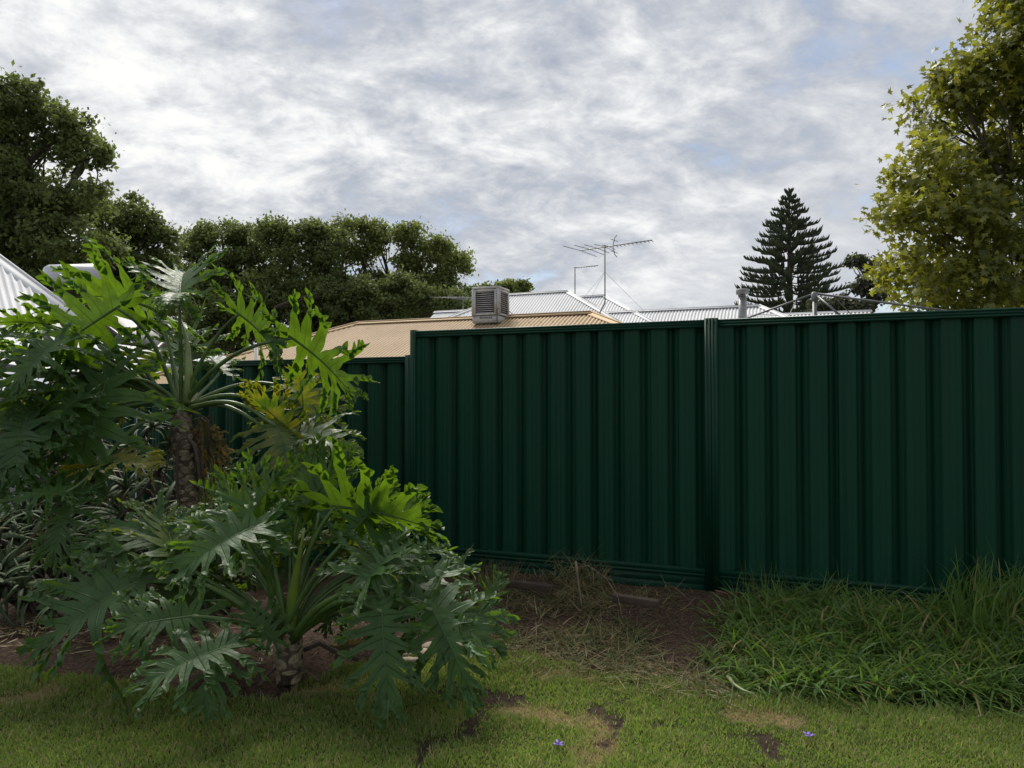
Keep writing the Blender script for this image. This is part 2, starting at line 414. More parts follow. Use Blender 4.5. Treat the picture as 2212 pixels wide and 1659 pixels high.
tag(bed, kind='structure')
gv = np.array([[-1500, -1500, -.75], [1500, -1500, -.75], [1500, 1500, -.75], [-1500, 1500, -.75]])
tag(obj('ground', mesh('ground', gv, np.array([[0, 1, 2, 3]], dtype=np.int32), M['yard'])), kind='structure')

# ------------------------------------------------------------------ boundary fence
fence = thing('steel_fence', fl(0, .1), 'dark green ribbed steel boundary fence stepping down to the left', 'fence')
PITCHW = .197
def sheet_mesh(w_ribs, h):
    """wide proud flats, each followed by a sloped recess; fine grooves on the flats"""
    prof = []
    for k in range(w_ribs):
        x0 = k * PITCHW
        prof += [(x0, 0), (x0 + .033, 0), (x0 + .035, -.0022), (x0 + .037, 0), (x0 + .070, 0), (x0 + .072, -.0022), (x0 + .074, 0), (x0 + .104, 0),
                 (x0 + .108, -.062), (x0 + .148, -.062), (x0 + .151, -.036), (x0 + .162, -.034), (x0 + .164, -.031), (x0 + .166, -.034), (x0 + .180, -.032), (x0 + .190, -.004)]
    prof.append((w_ribs * PITCHW, 0))
    V = []
    for zz_ in (0, h):
        for (x, y) in prof: V.append(RD * x - ND * -y + UP * zz_)
    n = len(prof)
    Fq = [(i, i + 1, n + i + 1, n + i) for i in range(n - 1)]
    return V, Fq
bays = [(0.045, 2.335, .548, -1.23, 0), (2.425, 4.715, .342, -1.43, 1), (4.805, 6.25, .138, -1.63, 2), (-2.335, -.045, .548, -1.23, 3), (-4.71, -2.425, .548, -1.23, 4)]
for (s0, s1, top, bot, kbay) in bays:
    wtot = s1 - s0; nr = int(round(wtot / PITCHW)); zt, zb = top + CH, bot + CH
    k = 0
    while k < nr:
        nn = min(4, nr - k)
        V, Fq = sheet_mesh(nn, zt - zb - .02)
        base = fl(s1, zb + .01, -.004 - .0016 * ((k // 4) % 2)) + RD * (k * PITCHW * wtot / (nr * PITCHW))
        V = [base + Vector((v.x * wtot / (nr * PITCHW) if False else v.x, v.y, v.z)) for v in V]
        obj('infill_sheet', mesh('infill_sheet', V, Fq, M['fence']), fence); k += 4
    # top rail: stepped channel
    def rail(name, z0, z1, lips):
        b = MB()
        cs = [(-.042, z0), (.016, z0)] + lips + [(.016, z1), (.010, z1 + .006), (-.036, z1 + .006), (-.042, z1)]
        poly = [fl(s1, z_, o_) for (o_, z_) in cs]
        b.prism(poly, RD * (s1 - s0)); return b.done(name, M['fence_rail'], fence)
    h = zt
    rail('top_rail', h - .052, h - .006, [(.016, h - .040), (.0115, h - .038), (.0115, h - .034), (.016, h - .032), (.016, h - .022), (.0115, h - .020), (.0115, h - .016), (.016, h - .014)])
    rail('bottom_rail', zb - .012, zb + .038, [(.016, zb + .004), (.011, zb + .006), (.011, zb + .011), (.016, zb + .013)])
    # plinth board under the bottom rail, with two grooves
    b = MB(); z1 = zb - .0125; z0 = zb - .20
    cs = [(-.02, z0), (.008, z0), (.008, z0 + .055), (.004, z0 + .058), (.004, z0 + .062), (.008, z0 + .065), (.008, z0 + .125), (.004, z0 + .128), (.004, z0 + .132), (.008, z0 + .135), (.008, z1), (-.02, z1)]
    b.prism([fl(s1, z_, o_) for (o_, z_) in cs], RD * (s1 - s0)); b.done('plinth', M['fence_rail'], fence)
def post(s, z0, z1, half):
    b = MB(); w = .045 if not half else .024
    cs = [(-w, -.05), (-w, .020), (-w * .62, .026), (-w * .55, .021), (-w * .42, .021), (-w * .36, .028), (-w * .08, .028), (-.0015, .016), (.0015, .016), (w * .08, .028), (w * .36, .028), (w * .42, .021), (w * .55, .021), (w * .62, .026), (w, .020), (w, -.05)]
    b.prism([fl(s, z0) + RD * x + ND * y for x, y in cs], UP * (z1 - z0)); o = b.done('post', M['fence_rail'], fence)
    for sx in (-.6, .6):
        for zz_ in (z1 - .03, z0 + .16):
            bb = MB(); c0 = fl(s, zz_) + RD * sx * w + ND * .0255
            bb.tube([c0, c0 + ND * .005], .0045, 6); bb.done('screw', M['fence_rail'], o)
post(0, CH - 1.42, CH + .556, False)
post(2.358, CH - 1.5, CH + .556, True); post(2.405, CH - 1.6, CH + .352, True)
post(4.736, CH - 1.7, CH + .352, True); post(4.784, CH - 1.8, CH + .148, True)
post(6.27, CH - 1.9, CH + .148, True); post(-2.38, CH - 1.42, CH + .556, False); post(-4.76, CH - 1.42, CH + .556, False)

# ------------------------------------------------------------------ houses behind the fence
def corr_face(name, A, B, C, D, mm, parent, pitch=.076, depth=.014, seg=4, downdir=None):
    """corrugated quad: A,B along the top (or C,D bottom), ribs run down the slope. Points in a plane; the outline is clipped to A-B-C-D."""
    A, B, C, D = map(Vector, (A, B, C, D))
    nrm = ((C - A).cross(D - B)).normalized()
    if nrm.z < 0: nrm = -nrm
    dn = Vector((nrm.x, nrm.y, 0)) if downdir is None else Vector(downdir)
    dn = (dn - nrm * dn.dot(nrm)).normalized(); lv = dn.cross(nrm).normalized()
    poly = [((p - A).dot(lv), (p - A).dot(dn)) for p in (A, B, C, D)]
    x0 = min(q[0] for q in poly); x1 = max(q[0] for q in poly)
    n = max(4, int((x1 - x0) / pitch * seg)); V = []; Fq = []; val = []
    def span(x):
        ys_ = []
        for (ax, ay), (bx_, by_) in zip(poly, poly[1:] + poly[:1]):
            if abs(bx_ - ax) < 1e-9: continue
            tt = (x - ax) / (bx_ - ax)
            if -1e-9 <= tt <= 1 + 1e-9: ys_.append(ay + tt * (by_ - ay))
        return (min(ys_), max(ys_)) if ys_ else None
    prev = None
    for i in range(n + 1):
        x = x0 + (x1 - x0) * min(max(i / n, 1e-6), 1 - 1e-6); sp = span(x)
        if sp is None: prev = None; continue
        off = nrm * depth * math.sin(2 * math.pi * x / pitch)
        V += [A + lv * x + dn * sp[0] + off, A + lv * x + dn * sp[1] + off]; vv = .5 - .5 * math.sin(2 * math.pi * x / pitch); val += [vv, vv]
        if prev is not None: Fq.append((prev, len(V) - 2, len(V) - 1, prev + 1))
        prev = len(V) - 2
    me = mesh(name, V, Fq, mm, True, {'valley': val})
    return obj(name, me, parent)
def cap(name, a, b, mm, parent, w=.13, drop=.42, th=.02, out=.045):
    """folded ridge or hip capping"""
    a, b = Vector(a), Vector(b); d = (b - a).normalized(); side = d.cross(UP).normalized(); up = side.cross(d).normalized()
    bb = MB()
    for s_ in (-1, 1):
        p0 = a + up * out; q = side * s_ * w - up * w * drop
        bb.prism([p0, p0 + q, p0 + q - up * th, p0 - up * th], b - a)
    bb.tube([a + up * (out + .005), b + up * (out + .005)], .022, 6)
    return bb.done(name, mm, parent)
def hip_block(parent, R0, length, zr, tanp, run, mm, capm, left='hip', right='hip', pitch=.100, dp=.012, seg=6, ld=-1, names=('roof', 'ridge_cap', 'hip_cap')):
    """roof block parallel to the fence. R0: ridge left end (plan), ridge goes right; zr ridge height; run: plan depth eave to ridge"""
    L = Vector((R0[0], R0[1], zr)); Rr = L + RD * length; drp = UP * (-tanp * run)
    fl_ = L + ND * run + drp - (RD * run if left == 'hip' else Vector()); fr_ = Rr + ND * run + drp + (RD * run if right == 'hip' else Vector())
    bl_ = L - ND * run + drp - (RD * run if left == 'hip' else Vector()); br_ = Rr - ND * run + drp + (RD * run if right == 'hip' else Vector())
    corr_face(names[0], L, Rr, fr_, fl_, mm, parent, pitch, dp, seg)
    corr_face(names[0], L, Rr, br_, bl_, mm, parent, pitch, dp, 2)
    if left == 'hip':
        corr_face(names[0], L, L + Vector((0, 0, 1e-5)), fl_, bl_, mm, parent, pitch, dp, seg)
        cap(names[2], L, fl_, capm, parent); cap(names[2], L, bl_, capm, parent)
    if right == 'hip':
        corr_face(names[0], Rr, Rr + Vector((0, 0, 1e-5)), fr_, br_, mm, parent, pitch, dp, seg)
        cap(names[2], Rr, fr_, capm, parent); cap(names[2], Rr, br_, capm, parent)
    cap(names[1], L - RD * .05, Rr + RD * .05, capm, parent)
    return fl_, fr_, br_, bl_
def walls(parent, cs, zb, mm, inset=.45):
    c0 = sum(cs, Vector()) / 4; b = MB(); pts = []
    for p in cs:
        d = (c0 - p); d.z = 0; pts.append(p + d.normalized() * inset * 1.4 - UP * .05)
    for i in range(4):
        a, q = pts[i], pts[(i + 1) % 4]; n = (q - a).cross(UP).normalized() * .1
        b.prism([a, q, Vector((q.x, q.y, zb)), Vector((a.x, a.y, zb))], n)
    return b.done('wall', mm, parent)

# cream hip-roofed house
tanh = thing('cream_roof_house', (-1, 17, -.75), 'low house with a cream corrugated hip roof just over the fence', 'house')
cs = hip_block(tanh, (-4.24, 19.5), 6.6, CH + 2.04, .427, 4.2, M['tan_roof'], M['tan_cap'])
walls(tanh, cs, -.75, M['wall_cream'])
for i in range(4):
    a, b_ = cs[i], cs[(i + 1) % 4]; bb = MB(); bb.box((a + b_) / 2 - UP * .06, (b_ - a), (b_ - a).cross(UP), UP, (b_ - a).length / 2 + .05, .06, .06); bb.done('gutter', M['tan_cap'], tanh)
# screw heads in rows on the cream roof
b = MB(); nrm_t = (UP + ND * .427).normalized()
for q in (.5, 1.4, 2.3, 3.2):
    for i in range(-int(q / .3), int((6.6 + q) / .3)):
        p0 = Vector((-4.24, 19.5, CH + 2.04)) + RD * (i * .304 + .02) + ND * q - UP * .427 * q + nrm_t * .010
        b.tube([p0, p0 + nrm_t * .012], .012, 5)
o = b.done('roof_screws', M['tan_cap'], tanh); o['kind'] = 'stuff'
# vent pipe on the cream roof
p0 = W(256, 358, 17.2); vp = thing('vent_pipe', p0 - UP * .6, 'thin white plumbing vent pipe standing on the cream roof', 'vent pipe')
MB().tube([p0 - UP * .9, p0 + UP * .26], .042, 12).done('pipe', M['pvc'], vp, True)
MB().tube([p0 + UP * .26, p0 + UP * .27, p0 + UP * .33, p0 + UP * .36], [.036, .046, .046, .02], 12).done('cap', M['pvc'], vp)

# white hip-roofed house behind it
wh = thing('white_roof_house', (6, 31, -.75), 'large house with white corrugated hip roofs behind the cream roof', 'house')
kw = dict(pitch=.125, dp=.018)
A1 = Vector((2.34, 29.7, 0)); tA = 2.72
csA = hip_block(wh, (A1 - RD * tA)[:2], tA, CH + 4.46, .589, 5.0, M['white_roof'], M['white_roof'], **kw)
B1 = Vector((4.06, 31.0, 0)); csB = hip_block(wh, (B1 - RD * 4.0)[:2], 4.0, CH + 4.47, .589, 5.4, M['white_roof'], M['white_roof'], **kw)
C0 = Vector((4.97, 28.9, 0)); csC = hip_block(wh, (C0 - RD * 3)[:2], 7.84, CH + 3.525, .589, 4.2, M['white_roof'], M['white_roof'], **kw)
E1 = Vector((-3.47, 31.98, 0)); csE = hip_block(wh, E1[:2], 5.0, CH + 3.855, .589, 3.6, M['white_roof'], M['white_roof'], left='gable', **kw)
D0 = Vector((8.6, 26.7, 0)); csD = hip_block(wh, D0[:2], 4.4, CH + 3.06, .30, 2.6, M['white_roof'], M['white_roof'], left='gable', right='gable', **kw)
for c_ in (csA, csC, csD, csE): walls(wh, c_, -.75, M['wall_white'])

# flue on the white roof
p0 = W(742.5, 322, 25.6); fu = thing('flue', p0 - UP * .6, 'grey metal heater flue with a flat cap on the white roof', 'flue')
top = W(742.5, 297, 25.6)
MB().tube([p0 - UP * .8, top], .145, 16).done('pipe', M['galv'], fu, True)
MB().tube([top, top + UP * .10], .105, 14).done('neck', M['dull_galv'], fu, True)
MB().tube([top + UP * .10, top + UP * .105, top + UP * .27, top + UP * .28], [.08, .225, .225, .21], 16).done('cap', M['galv'], fu)

# left house
lh = thing('white_roof_cottage', (-9, 13, -.75), 'white weatherboard house with a steep white roof and low verandah roof at far left', 'house')
d1 = Vector((.673, -.74, 0)).normalized(); e1 = Vector((.74, .673, 0)).normalized()
P1 = W(0, 258, 14)
def up_(al, be): return P1 + e1 * al + d1 * be - UP * .61 * be
top_l = up_(-.47 * 2.5 * 0 - 7.0, -1.2); top_r = up_(-.47 * 1.2, -1.2); bot_r = up_(.47 * 2.75, 2.75); bot_l = up_(-7.0, 2.75)
corr_face('roof', top_l, top_r, bot_r, bot_l, M['white_roof'], lh, .115, .016)
cap('hip_cap', top_r, bot_r, M['white_roof'], lh, w=.2)
far_r = bot_r + e1 * 4.2 - d1 * 4.5 ; far_b = top_r - d1 * 3.5 + e1 * 1.5 - UP * .2
corr_face('roof', top_r, top_r + Vector((0, 0, 1e-5)), bot_r, bot_r + e1 * .4 - d1 * 4.2, M['white_roof'], lh, .115, .016, downdir=e1)
cap('ridge_cap', top_l, top_r, M['white_roof'], lh, w=.2)
# verandah roof, a skillion falling to the right, ribs running left to right
va = Vector((-5.04, 12.0, CH + .676)); gx, gy = -.1216, .114
def vp_(x, y): return Vector((x, y, va.z + gx * (x - va.x) + gy * (y - va.y)))
corr_face('verandah_roof', vp_(-13, 12.3), vp_(-4.99, 12.3), vp_(-4.9, 8.45), vp_(-13, 8.45), M['white_roof'], lh, .115, .012, 4, downdir=(1, -.02, 0))
b = MB(); b.prism([vp_(-13, 8.44) + UP * .02, vp_(-4.9, 8.44) + UP * .02, vp_(-4.9, 8.44) - UP * .07, vp_(-13, 8.44) - UP * .07], (0, -.09, 0)); b.done('gutter', M['gutter'], lh)
b = MB(); b.prism([vp_(-4.90, 8.4) + UP * .03, vp_(-4.98, 12.3) + UP * .03, vp_(-4.98, 12.3) - UP * .05, vp_(-4.90, 8.4) - UP * .05], (.02, 0, 0)); b.done('roof_trim', M['white_roof'], lh)
wb = MB(); wb.box((-9.4, 10.9, .2), (1, 0, 0), (0, 1, 0), UP, 4.2, .08, 1.35); wall_l = wb.done('wall', M['wall_white'], lh)
for k in range(13):
    b = MB(); z_ = -.9 + k * .19
    b.prism([(-13.6, 10.815, z_), (-13.6, 10.79, z_), (-13.6, 10.805, z_ + .185), (-13.6, 10.815, z_ + .185)], (8.4, 0, 0)); b.done('weatherboard', M['wall_white'], wall_l)
wn = MB(); wn.box((-6.55, 10.77, .75), (1, 0, 0), (0, 1, 0), UP, .42, .02, .55); wdw = wn.done('window', M['coll_frame'], lh)
wn = MB()
for sx in (-.43, .43): wn.box((-6.55 + sx, 10.755, .75), (1, 0, 0), (0, 1, 0), UP, .035, .03, .60)
for sz in (-.57, 0, .57): wn.box((-6.55, 10.757, .75 + sz), (1, 0, 0), (0, 1, 0), UP, .394, .028, .03)
wn.done('frame', M['wall_white'], wdw)
for x_ in (-5.05, -6.9):
    zt_ = vp_(x_, 8.7).z - .05
    b = MB(); b.box((x_, 8.7, (zt_ - .75) / 2), (1, 0, 0), (0, 1, 0), UP, .05, .05, (zt_ + .75) / 2); b.done('verandah_post', M['gutter'], lh)

# solar water heater on the left house
sh = thing('solar_water_heater', W(80, 300, 15), 'pale grey roof tank and dark collector panel of a solar water heater behind the leaves', 'solar heater')
a = W(44, 276, 14.3); b_ = W(104, 274, 15.2); ax = (b_ - a).normalized()
MB().tube([a, a + ax * .04, a + ax * .12, b_ - ax * .12, b_ - ax * .04, b_], [.10, .18, .225, .225, .18, .10], 24).done('tank', M['tank'], sh, True)
for q in (.25, .8):
    c_ = a.lerp(b_, q); MB().box(c_ - UP * .34, ax, ax.cross(UP), UP, .03, .2, .14).done('tank_cradle', M['dull_galv'], sh)
TL = W(117, 305, 15.6); BLc = W(95, 318, 14.4); TR = W(168, 340, 14.9); du = TR - TL; dv = BLc - TL
nn_ = du.cross(dv).normalized(); nn_ = nn_ if nn_.z > 0 else -nn_
b = MB(); b.prism([TL, TL + du, TL + du + dv, TL + dv], -nn_ * .09); cp = b.done('collector_panel', M['collector'], sh)
b = MB(); un, vn = du.normalized(), dv.normalized()
for (p0, d_, ln, w_) in ((TL, un, du.length, vn), (TL + dv, un, du.length, -vn), (TL, vn, dv.length, un), (TL + du, vn, dv.length, -un)):
    b.prism([p0 + nn_ * .012, p0 + w_ * .07 + nn_ * .012, p0 + w_ * .07 - nn_ * .1, p0 - nn_ * .1], d_ * ln)
b.done('panel_frame', M['coll_frame'], cp)
for q in (.15, .5, .85):
    c_ = TL + dv + du * q - nn_ * .1
    MB().tube([c_, Vector((c_.x, c_.y + .05, c_.z - .75))], .025, 8).done('frame_leg', M['dull_galv'], sh)
    c2 = TL + dv * .3 + du * q - nn_ * .1
    MB().tube([c2, Vector((c2.x, c2.y + .05, c2.z - 1.2))], .025, 8).done('frame_leg', M['dull_galv'], sh)
p0 = W(143, 312, 17); MB().tube([p0 - UP * 1.8, p0 + UP * .45], .03, 8).done('vent_pipe', M['dull_galv'], lh)

# evaporative cooler on the cream roof
cr = Vector((-.33, 17.3, CH + 1.854)); wC = .72
ev = thing('evaporative_cooler', cr - RD * .36 - ND * .36, 'boxy aged white evaporative cooler with louvred sides on the cream roof', 'air cooler')
fc = cr - RD * (wC / 2); H = .892
def eb(name, c_, hx, hy, hz, mm, par=None): return MB().box(c_, RD, ND, UP, hx, hy, hz).done(name, mm, par or ev)
cc = cr - RD * (wC / 2) - ND * (wC / 2)      # plan centre
eb('base_tray', cc + UP * .085, wC / 2 - .012, wC / 2 - .012, .085, M['cooler'])
eb('cabinet_top', cc + UP * (H - .03), wC / 2, wC / 2, .03, M['cooler'])
eb('cabinet', cc + UP * ((H + .17) / 2 - .03), wC / 2 - .05, wC / 2 - .05, (H - .17) / 2 - .03, M['pad'])
for sx in (-1, 1):
    for sy in (-1, 1):
        eb('corner_post', cc + RD * sx * (wC / 2 - .03) + ND * sy * (wC / 2 - .03) + UP * ((H + .17) / 2 - .03), .03, .03, (H - .17) / 2 - .0305, M['cooler'])
for (dirv, alongv) in ((ND, RD), (RD, ND)):
    cpn = cc + dirv * (wC / 2 - .004); zc_ = .50; hw, hh = wC / 2 - .062, .315
    lp = MB()
    for sx in (-1, 1): lp.box(cpn + alongv * sx * (hw - .022) + UP * zc_, alongv, dirv, UP, .022, .016, hh)
    for sz in (-1, 1): lp.box(cpn + UP * (zc_ + sz * (hh - .022)), alongv, dirv, UP, hw - .0445, .015, .022)
    lpo = lp.done('louvre_panel', M['cooler'], ev)
    for k in range(11):
        zz_ = zc_ - hh + .06 + k * (2 * hh - .12) / 10
        MB().box(cpn + UP * zz_ - dirv * .008, alongv, dirv + UP * -.9, UP + dirv * .9, hw - .046, .012, .0035).done('louvre_slat', M['cooler'], lpo)
eb('duct', cc - UP * .30 - RD * .04, .25, .26, .295, M['dull_galv'])
for k in (-.12, .12): eb('duct_rib', cc + ND * .262 - UP * .3 + RD * (k - .04), .008, .004, .29, M['cooler'])
pth = [cr + RD * .01 - ND * .05 + UP * .33, cr + ND * .02 - RD * .03 + UP * .32, cr + ND * .02 - RD * .03 - UP * .02, cr + ND * .03 - RD * .02 - UP * .3]
MB().tube(pth, .009, 6).done('cable', M['cable'], ev)
q0 = cr - ND * wC * .9 + RD * .01
MB().tube([q0 + UP * .35, q0 + RD * .12 + UP * .25, q0 + RD * .17, q0 + RD * .15 - UP * .2], .009, 6).done('cable', M['cable'], ev)
tx = bpy.data.curves.new('lettering', 'FONT'); tx.body = 'BONAIRE'; tx.size = .075; tx.extrude = .002; tx.align_x = 'CENTER'; tx.align_y = 'CENTER'; tx.space_character = 1.12
tx.offset = .0015
txc = bpy.data.objects.new('lettering_curve', tx); COL.objects.link(txc); bpy.context.view_layer.update()
tme = bpy.data.meshes.new_from_object(txc.evaluated_get(bpy.context.evaluated_depsgraph_get())); bpy.data.objects.remove(txc); tme.materials.clear(); tme.materials.append(M['ink'])
txo = bpy.data.objects.new('lettering', tme); COL.objects.link(txo)
rot = Matrix((RD, UP, ND)).transposed().to_4x4()
txo.matrix_world = Matrix.Translation(cc + ND * (wC / 2 - .008) + UP * .118 + RD * .02) @ rot
mw = txo.matrix_world.copy(); txo.parent = ev; txo.matrix_parent_inverse = Matrix.Translation(-ev.location); txo.matrix_basis = mw

# ------------------------------------------------------------------ aerials, clothes hoist
def antenna(label, name, base, topz, boom_c, bd, ed, blen0, blen1, els, tilt=0.0, r=.016, guys=None, bend=None):
    tnt = thing(name, base, label, 'TV aerial', 'rooftop TV aerials')
    pm = [base, Vector((base.x, base.y, topz))] if bend is None else [base + bend, base + bend * .5 + UP * .12, base + UP * .3, Vector((base.x, base.y, topz))]
    MB().tube(pm, .022, 8).done('mast', M['dull_galv'], tnt)
    c0 = Vector((base.x, base.y, boom_c)); bdv = (Vector(bd) + UP * tilt).normalized(); edv = Vector(ed).normalized()
    MBd = M['dull_galv']; bo = MB().tube([c0 - bdv * blen0, c0 + bdv * blen1], .018, 6).done('boom', M['dull_galv'], tnt)
    for (q, hl) in els:
        p_ = c0 + bdv * q
        MB().tube([p_ - edv * hl - UP * .03, p_, p_ + edv * hl - UP * .03], .011, 5).done('element', M['dull_galv'], bo)
    if guys:
        for g in guys: MB().tube([c0 - UP * .85, g], .0045, 4).done('guy_wire', M['dull_galv'], tnt)
    return tnt, c0
bs = W(605, 312, 24)
ant, c0 = antenna('tall TV aerial with long crossed rods on a mast over the white roof', 'television_aerial', bs, W(605, 245, 24).z, W(605, 247, 24).z, (.80, -.60, 0), (.60, .80, 0), 1.0, 1.75,
        [(-.97, 1.12), (-.6, .98), (-.3, .84), (0.0, .7), (.15, .45), (.42, .16), (.56, .15), (.7, .15), (.85, .15), (1.0, .15), (1.15, .15), (1.3, .14), (1.45, .14), (1.58, .14), (1.72, .14)],
        guys=[W(580, 302, 27), W(588, 303, 25.5), W(645, 312, 26.8)], bend=Vector((-.45, -.1, -.45)))
b = MB()
for sx in (-1, 1):
    b.tube([c0 + RD * .28, c0 + RD * .34 + UP * .28 * sx, c0 + RD * .42 + UP * .38 * sx], .012, 5); b.tube([c0 + RD * .30 + UP * .2 * sx - Vector((.12, .2, 0)), c0 + RD * .36 + UP * .2 * sx + Vector((.12, .2, 0))], .01, 5)
b.done('reflector', M['cable'], ant)
bs = W(575, 296, 29.5)
antenna('small L-shaped TV aerial on a thin mast left of the tall one', 'television_aerial', bs, W(575, 267, 29.5).z, W(575, 267.5, 29.5).z, (.93, -.30, .02), (.3, .93, 0), .06, .98, [(k * .11 + .05, .06) for k in range(8)])
bs = W(463, 312, 33)
antenna('low TV aerial with flat rods half hidden behind the cooler', 'television_aerial', bs, W(462, 296, 33).z, W(462, 297.5, 33).z, (.95, -.3, -.01), (.8, .5, 0), .8, .6, [(-.7, 1.0), (-.35, .9), (0, .8), (.3, .6)])
hs = W(814.5, 293.5, 8.5); hst = thing('rotary_clothes_hoist', Vector((hs.x, hs.y, -.75)), 'grey tubular rotary clothes hoist with drooping arms poking over the fence', 'clothes hoist')
MB().tube([Vector((hs.x, hs.y, -.75)), hs - UP * .04], .026, 12).done('post', M['dull_galv'], hst, True)
MB().tube([hs - UP * .10, hs - UP * .09, hs + UP * .01, hs + UP * .02], [.03, .038, .038, .015], 12).done('hub', M['dull_galv'], hst)
def arm(d, ln, dr, r=.0135):
    e_ = hs + Vector(d).normalized() * ln - UP * dr
    MB().tube([hs, e_], r, 8).done('arm', M['dull_galv'], hst, True); return e_
eR = arm((1, 0.0, 0), 1.9, .25); eL = arm((-.34, .94, 0), 1.9, .25); eF = arm((.3, -.95, 0), .40, .30)
MB().tube([hs.lerp(eL, .16), Vector((hs.x - .42, hs.y, hs.z - .5))], .005, 5).done('brace_wire', M['dull_galv'], hst)
MB().tube([hs.lerp(eR, .12), Vector((hs.x + .62, hs.y, hs.z - .45))], .005, 5).done('brace_wire', M['dull_galv'], hst)
MB().tube([hs.lerp(eR, .97), hs.lerp(eL, .97)], .003, 4).done('line', M['dull_galv'], hst)

# ------------------------------------------------------------------ trees
def quad_leaves(C, size, asp, r, droop=.3, normal_bias=None, jitter=.35):
    """one rhombic two-triangle leaf at each centre"""
    n = len(C)
    d = r.normal(size=(n, 3)); d[:, 2] -= droop; d /= np.linalg.norm(d, axis=1)[:, None]
    q = r.normal(size=(n, 3))
    if normal_bias is not None: q += normal_bias
    sd = np.cross(d, q); sd /= np.linalg.norm(sd, axis=1)[:, None] + 1e-9
    s = size * (1 + jitter * r.normal(size=(n, 1))).clip(.45, 1.8)
    V = np.stack([C - d * s * .5, C + sd * s * asp * .5, C + d * s * .5, C - sd * s * asp * .5], 1).reshape(-1, 3)
    Fq = (np.arange(n)[:, None] * 4 + np.arange(4)).astype(np.int32)
    return V, Fq
def crown_points(lobes, r, per_m2, clump_r, leaves_per_clump, shell=.78, flat=.75, sub=12):
    """domes of leaf clumps on ellipsoid lobes; returns leaf centres, tint and the outward direction of each leaf's dome"""
    out = []; tn = []; nn = []
    allb = []
    for (c, rad) in lobes:
        c = np.array(c); rad = np.array(rad) * np.ones(3); allb.append((c, rad * .70, .9, r.random() * .2))
        for _ in range(sub):
            u = r.normal(size=3); u[2] = u[2] * .7 + .35; u[1] -= .35; u /= np.linalg.norm(u)
            allb.append((c + u * rad * (.70 + .22 * r.random()), rad * (.20 + .20 * r.random()), 1.5, r.random() * .55))
    for (c, rad, dens, tb) in allb:
        area = 4 * math.pi * (rad.mean() ** 2); nc = max(5, int(area * per_m2 * dens))
        u = r.normal(size=(nc, 3)); u /= np.linalg.norm(u, axis=1)[:, None]
        k = shell + (1 - shell) * r.random((nc, 1)) ** .5; k = np.where(r.random((nc, 1)) < .18, r.random((nc, 1)) ** .5 * shell, k)
        cc_ = c + u * rad * k
        p = r.normal(size=(nc, leaves_per_clump, 3)) * clump_r * np.array([1, 1, flat]) * (.6 + .6 * r.random((nc, 1, 1)))
        tt = tb + .25 * r.random((nc, 1)) + .35 * r.random((nc, leaves_per_clump)) ** 2
        out.append((cc_[:, None, :] + p).reshape(-1, 3)); tn.append(tt.ravel()); nn.append(np.repeat(u, leaves_per_clump, axis=0))
    return np.concatenate(out), np.clip(np.concatenate(tn), 0, 1), np.concatenate(nn)
def limb(b, a, c, r0, r1, r, bend=.12, n=6):
    a, c = Vector(a), Vector(c); L = (c - a).length; pts = []; o = Vector((r.normal(), r.normal(), r.normal() * .5)) * bend * L
    for i in range(n + 1):
        t_ = i / n; pts.append(a.lerp(c, t_) + o * math.sin(math.pi * t_) + UP * .10 * L * math.sin(math.pi * t_) * .5)
    b.tube(pts, [r0 + (r1 - r0) * (i / n) for i in range(n + 1)], 6, cap=False); return pts
def tree(name, label, group, lobes_px, Y, m, base_px=None, leaf=.15, asp=.62, per_m2=5.0, clump=.38, lpc=22, seed=1, trunk_r=.25, zdepth=1.0, gz=-.75, cat='tree'):
    r = np.random.default_rng(seed); lobes = []
    for q in lobes_px:
        px, py, rx, ry = q[:4]; dy = q[4] if len(q) > 4 else 0.0
        c = W(px, py, Y + dy); k = (Y + dy) / F
        lobes.append((c, (rx * k, max(rx, ry) * k * zdepth, ry * k)))
    cxm = sum(l[0].x for l in lobes) / len(lobes)
    bx_ = W(base_px, 384, Y).x if base_px is not None else cxm
    tr_ = thing(name, (bx_, Y, gz), label, cat, group)
    low = min(l[0].z - l[1][2] for l in lobes); fork = Vector((bx_, Y, max(gz + 1.2, low - .3)))
    b = MB(); b.tube([(bx_, Y, gz - .2), (bx_ + .1, Y, (gz + fork.z) / 2), fork], [trunk_r * 1.25, trunk_r, trunk_r * .85], 10)
    tk = b.done('trunk', M['bark'], tr_, True)
    bl = MB()
    for (c, rad) in lobes:
        pts = limb(bl, fork, c, trunk_r * .5, .05, r)
        for k in range(7):
            u = Vector(r.normal(size=3)).normalized(); u.z = abs(u.z) * .8
            limb(bl, pts[3 + k % 3], c + Vector((u.x * rad[0], u.y * rad[1], u.z * rad[2])) * .72, .05, .012, r, .15, 4)
    obj('limbs', mesh('limbs', bl.v, bl.f, M['bark'], True), tr_)
    lobes = [(c, tuple(q * .92 for q in rad)) for c, rad in lobes]
    C, tint, nn = crown_points(lobes, r, per_m2 * .68, clump * .55, int(lpc * 1.15))
    V, Fq = quad_leaves(C, leaf, asp, r, normal_bias=nn * 1.5 + np.array([0, 0, 1.0]))
    o = obj('crown', mesh('crown', V, Fq, m, False, {'tint': np.repeat(tint, 4)}), tr_)
    o['kind'] = 'stuff'
    return tr_
GL = 'dense dark trees beyond the houses'
